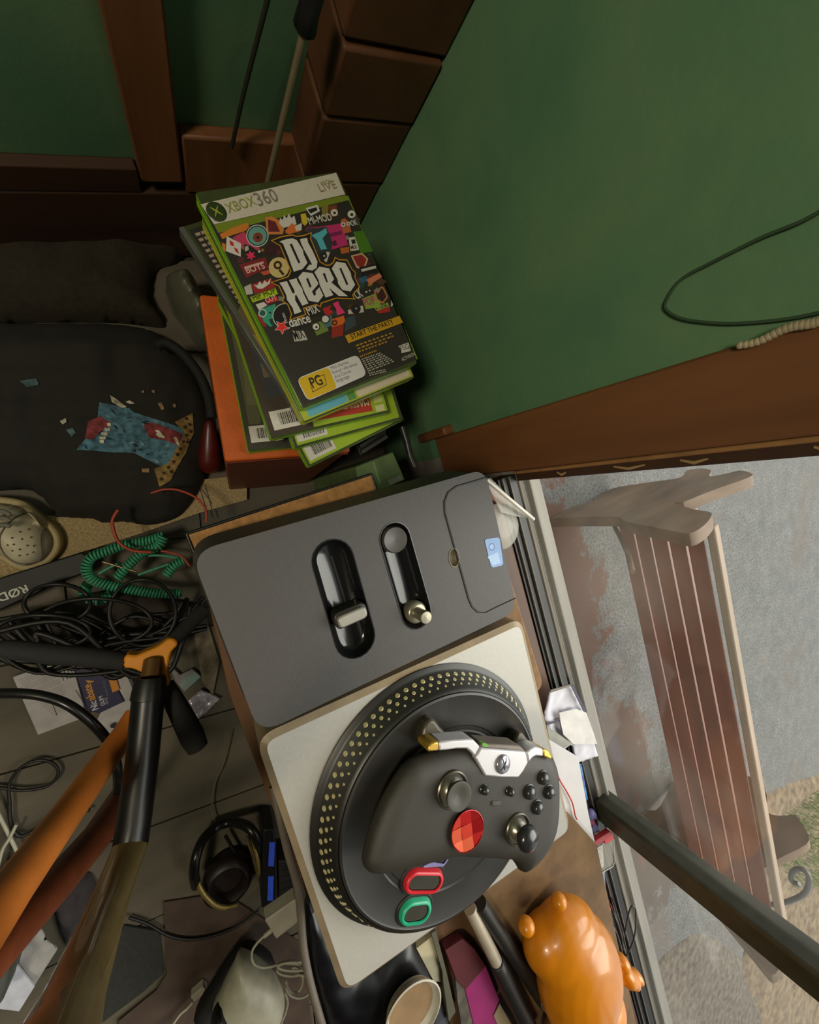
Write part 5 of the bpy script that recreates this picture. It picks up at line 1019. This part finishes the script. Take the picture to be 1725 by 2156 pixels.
MB().tube([m1_-(m1_-m0).normalized()*.001, m1_, m1_.lerp(m2_, .1), m2_], [.0070, .0082, .0086, .0088], 20).build('cap', M('marker_cap', (34, 32, 31), .5), mk)
tb = thing('black_torch', 'black torch tube with a round opening, beside the orange figurine', 'torch', (.1, -.48, .418))
t0, t1 = at(f8([(430, 722)])[0], .4265), at(f8([(832, 1325)])[0], .4285)
tv = (t1-t0).normalized()
MB().tube([t0, t0.lerp(t1, .5), t1-tv*.012, t1], [.0076, .0080, .0086, .0080], 22).build('torch_body', M('torch_black', (36, 34, 32), .45), tb)
oc = t1-tv*.012+Vector((0, 0, .0078)); R_ = Matrix.Rotation(math.atan2(tv.y, tv.x), 3, 'Z')
ring = [oc+R_ @ Vector((.0105*math.cos(w), .0058*math.sin(w), -.0012*math.sin(w)**2)) for w in [2*math.pi*k/28 for k in range(28)]]
MB().tube(ring, .0009, 6, closed=True).build('opening_rim', M('rim_grey', (120, 116, 104), .4), tb)
MB().add(ring, [tuple(range(28))]).build('opening', M('opening_dark', (20, 19, 18), .3), tb)
# orange figurine
fg = thing('orange_figurine', 'glossy orange-gold animal figurine lying on the brown hardboard', 'figurine', (.20, -.59, .418))
vin = M('orange_vinyl', (212, 128, 16), .32, var=.05, coat=.2)
mb = MB()
def blob(px, z, r, R=None): mb.ball(at(f8([px])[0], z), r, 24, R=R)
Rz = lambda a: Matrix.Rotation(a, 3, 'Z')
blob((1035, 1150), .452, (.052, .074, .037)); blob((950, 960), .448, (.044, .046, .031)); blob((850, 960), .444, (.030, .030, .026)); blob((1130, 1370), .446, (.036, .040, .030), Rz(.6))
blob((990, 1390), .456, (.019, .030, .019), Rz(.35)); blob((1010, 1560), .450, (.040, .036, .030))
for px, z, r in (((912, 712), .452, .0086), ((714, 862), .446, .0092)): blob(px, z, (r, r, r))
blob((1300, 1140), .452, (.010, .023, .016), Rz(.25)); blob((1340, 1170), .451, (.0085, .018, .013), Rz(.25)); blob((1380, 1165), .449, (.0060, .013, .010), Rz(.25)); blob((1290, 1080), .456, (.008, .012, .011), Rz(.3))
bo = mb.build('body', vin, fg)
rm = bo.modifiers.new('remesh', 'REMESH'); rm.mode = 'VOXEL'; rm.voxel_size = .0014; rm.use_smooth_shade = True
sm_ = bo.modifiers.new('smooth', 'SMOOTH'); sm_.iterations = 26; sm_.factor = .5
MB().tube(spline([at(p, z) for p, z in zip(f8([(1245, 1322), (1210, 1380), (1170, 1420), (1125, 1460)]), (.4725, .4745, .4760, .4765))], 5), [.0006]+[.0018]*14+[.001], 8).build('mouth_line', M('mouth_dark', (44, 26, 8), .6), fg)

# ================================================================== ON THE WINDOW SILL
f7 = zm(1020, 1380, 4.147)
pz = .384
cp_ = xy(f7([(575, 318), (770, 262), (885, 495), (1000, 882), (810, 945), (770, 780), (600, 880), (520, 540)]), pz)
inv = thing('folded_invoice', 'creased white printed sheet sticking out over the window sill', 'paper', (.27, -.27, .362))
puff(cp_, .003, lambda X, Y, D: pz+.004*wob(X, Y, 70, 4)*np.clip(D/.006, 0, 1), lambda X, Y, D: pz-.002+.004*wob(X, Y, 70, 4)*np.clip(D/.006, 0, 1)).build('sheet', M('sheet_lilac_white', (206, 204, 214), .8), inv, ang=2)
def strip(pts, z, rgb, nm, par):
    MB().prism(xy(f7(pts), z), z, z+.0010).build(nm, flat(rgb), par)
strip([(752, 262), (775, 258), (890, 490), (868, 496)], pz+.0045, (52, 44, 74), 'ink_edge', inv); strip([(572, 300), (740, 252), (760, 262), (580, 322)], pz+.0045, (110, 96, 88), 'ink_edge', inv)
strip([(540, 590), (660, 562), (664, 574), (542, 606)], pz+.0045, (66, 56, 76), 'ink_line', inv); strip([(775, 770), (855, 742), (856, 750), (778, 778)], pz+.0045, (70, 60, 80), 'ink_line', inv); strip([(656, 575), (664, 575), (684, 690), (678, 692)], pz+.0045, (96, 90, 100), 'ink_line', inv)
MB().prism(xy(f7([(655, 500), (800, 465), (892, 500), (985, 770), (780, 775), (690, 690), (665, 580)]), pz+.006), pz+.0052, pz+.0064).build('torn_slip', M('slip_white', (212, 208, 206), .85), inv)
MB().prism(xy(f7([(545, 612), (770, 772), (595, 866)]), pz+.012), pz+.0105, pz+.0118).build('grey_card', M('grey_card_m', (142, 140, 130), .6), label='grey triangular card corner on the creased white sheet', cat='card')
MB().tube(spline([at(p, .412) for p in f7([(628, 1000), (660, 1090), (720, 1190), (770, 1290), (795, 1400), (810, 1430)])], 6), .0009, 6).build('red_thread', M('red_thread_m', (190, 70, 48), .6), label='thin red thread lying on the white paper', cat='thread')
SZL = .3625
MB().prism(rounded(xy(f7([(800, 960), (850, 948), (906, 1255), (872, 1290)]), SZL+.014), .001), SZL, SZL+.014).build('blue_marker_box', M('blue_box', (66, 74, 150), .4, var=.3, scale=120, rgb2=(90, 150, 200)), bevel=.001, label='blue packet standing on the window track below the creased sheet', cat='packet')
lil = M('lilac_peg_m', (120, 116, 170), .35); pnk = M('pink_peg_m', (176, 92, 122), .4)
for px, m, lb in (((930, 1395), lil, 'lilac rounded peg, the upper of two on the window track'), ((915, 1450), pnk, 'pink peg squeezed between two lilac pegs'), ((950, 1510), lil, 'lilac rounded peg, the lower of two on the window track')):
    c = at(f7([px])[0], SZL+.008); mb = MB(); mb.ball((c.x, c.y, SZL+.0065), (.0085, .0060, .0065), 16, R=Rz(.3)); mb.ball((c.x+.004, c.y-.003, SZL+.007), (.0055, .0055, .006), 14); mb.build('peg', m, label=lb, cat='peg')
tub = thing('clear_tub', 'small clear plastic tub with a red lid on the window track', 'tub', at(f7([(1040, 1700)])[0], SZL))
film = bpy.data.materials.new('clear_film'); film.use_nodes = True; nt = film.node_tree; nt.nodes.clear()
oo = nt.nodes.new('ShaderNodeOutputMaterial'); t_ = nt.nodes.new('ShaderNodeBsdfTransparent'); g_ = nt.nodes.new('ShaderNodeBsdfPrincipled'); g_.inputs['Base Color'].default_value = (.5, .48, .42, 1); g_.inputs['Roughness'].default_value = .2
x_ = nt.nodes.new('ShaderNodeMixShader'); nn = nt.nodes.new('ShaderNodeTexNoise'); nn.inputs['Scale'].default_value = 60; mr = nt.nodes.new('ShaderNodeMapRange'); mr.inputs[3].default_value = .25; mr.inputs[4].default_value = .5
nt.links.new(nn.outputs['Fac'], mr.inputs[0]); nt.links.new(mr.outputs[0], x_.inputs[0]); nt.links.new(t_.outputs[0], x_.inputs[1]); nt.links.new(g_.outputs[0], x_.inputs[2]); nt.links.new(x_.outputs[0], oo.inputs[0])
tz = SZL+.020
tq = rounded(xy(f7([(955, 1680), (1120, 1590), (1135, 1800), (1120, 1840), (1010, 1905)]), tz), .002)
MB().prism(tq, SZL+.0005, tz).build('tub_wall', film, tub, bevel=.0008)
MB().prism(xy(f7([(945, 1640), (1100, 1535), (1122, 1560), (1130, 1600), (1110, 1625), (1060, 1650), (1050, 1620), (955, 1680)]), tz+.003), tz-.004, tz+.003).build('red_lid', M('lid_red', (190, 58, 62), .4), tub, bevel=.0006)
MB().prism(xy(f7([(968, 1690), (1035, 1650), (1045, 1840), (1005, 1880)]), tz+.0012), tz+.0004, tz+.0012).build('paper_label', M('label_grey', (170, 164, 156), .7, var=.25, scale=300), tub)
MB().tube([at(p, tz+.001) for p in f7([(1128, 1600), (1140, 1800), (1122, 1842), (1010, 1908)])], .0007, 6).build('tub_rim', M('rim_pale', (190, 184, 176), .4), tub)
MB().prism(xy([(1268, 1885), (1276, 1885), (1290, 1910), (1284, 1922), (1272, 1910)], SZL+.008), SZL, SZL+.008).build('red_tag', M('lid_red', (190, 58, 62), .4), label='small red tag on the sill beside the hardboard sheet', cat='tag')
MB().prism(xy(f7([(1010, 1905), (1050, 1890), (1062, 2050), (1035, 2140)]), SZL+.008), SZL, SZL+.008).build('glass_slip', M('slip_bluegrey', (120, 136, 150), .3), label='pale blue-grey slip under the clear tub', cat='slip')
fC = zm(1100, 1450, 2.76)
dw = M('dark_grey_wire', (72, 64, 58), .4)
for k, (pts, lb) in enumerate((([(580, 1510), (600, 1400), (620, 1300), (640, 1262), (660, 1290), (658, 1400), (640, 1480), (600, 1560)], 'dark wire loop standing up tallest by the window sill'), ([(500, 1230), (540, 1330), (575, 1430), (590, 1520)], 'dark wire end arching beside the red tag'), ([(520, 1215), (556, 1320), (585, 1420), (600, 1500)], 'second dark wire end arching close to the window glass'), ([(490, 1260), (520, 1360), (560, 1450), (580, 1540), (575, 1620)], 'dark wire end lowest along the hardboard edge'))):
    z_ = [SZL+.006+.02*math.sin(math.pi*i/(len(pts)-1)) for i in range(len(pts))]
    MB().tube(spline([at(p, z) for p, z in zip(fC(pts), z_)], 6), .0011, 6).build('wire_end', dw, label=lb, cat='wire')
# clear blister pack beside the dark panel
fD = zm(860, 660, 1.994)
bl = thing('clear_blister', 'clear plastic blister pack with a white edge by the window corner', 'packaging', (.24, -.06, .362))
bz_ = .40
MB().prism(xy(fD([(330, 700), (350, 690), (520, 862), (450, 850), (395, 835)]), bz_), bz_-.003, bz_-.002).build('film', film, bl)
MB().tube([at(p, z) for p, z in ((fD([(328, 698)])[0], .418), (fD([(526, 864)])[0], .402))], .0022, 8).build('white_edge', M('edge_white', (206, 200, 190), .4), bl)
cD = at(fD([(392, 900)])[0], .394); MB().lathe([(.0250, -.001), (.0255, 0), (.0245, .001), (0, .001)], cD, 32).build('disc', film, bl)
MB().prism(xy(fD([(325, 720), (360, 740), (420, 800), (380, 800), (350, 780)]), .38), .3615, .380).build('red_brown_card', M('card_redbrown', (120, 66, 46), .7), bl)
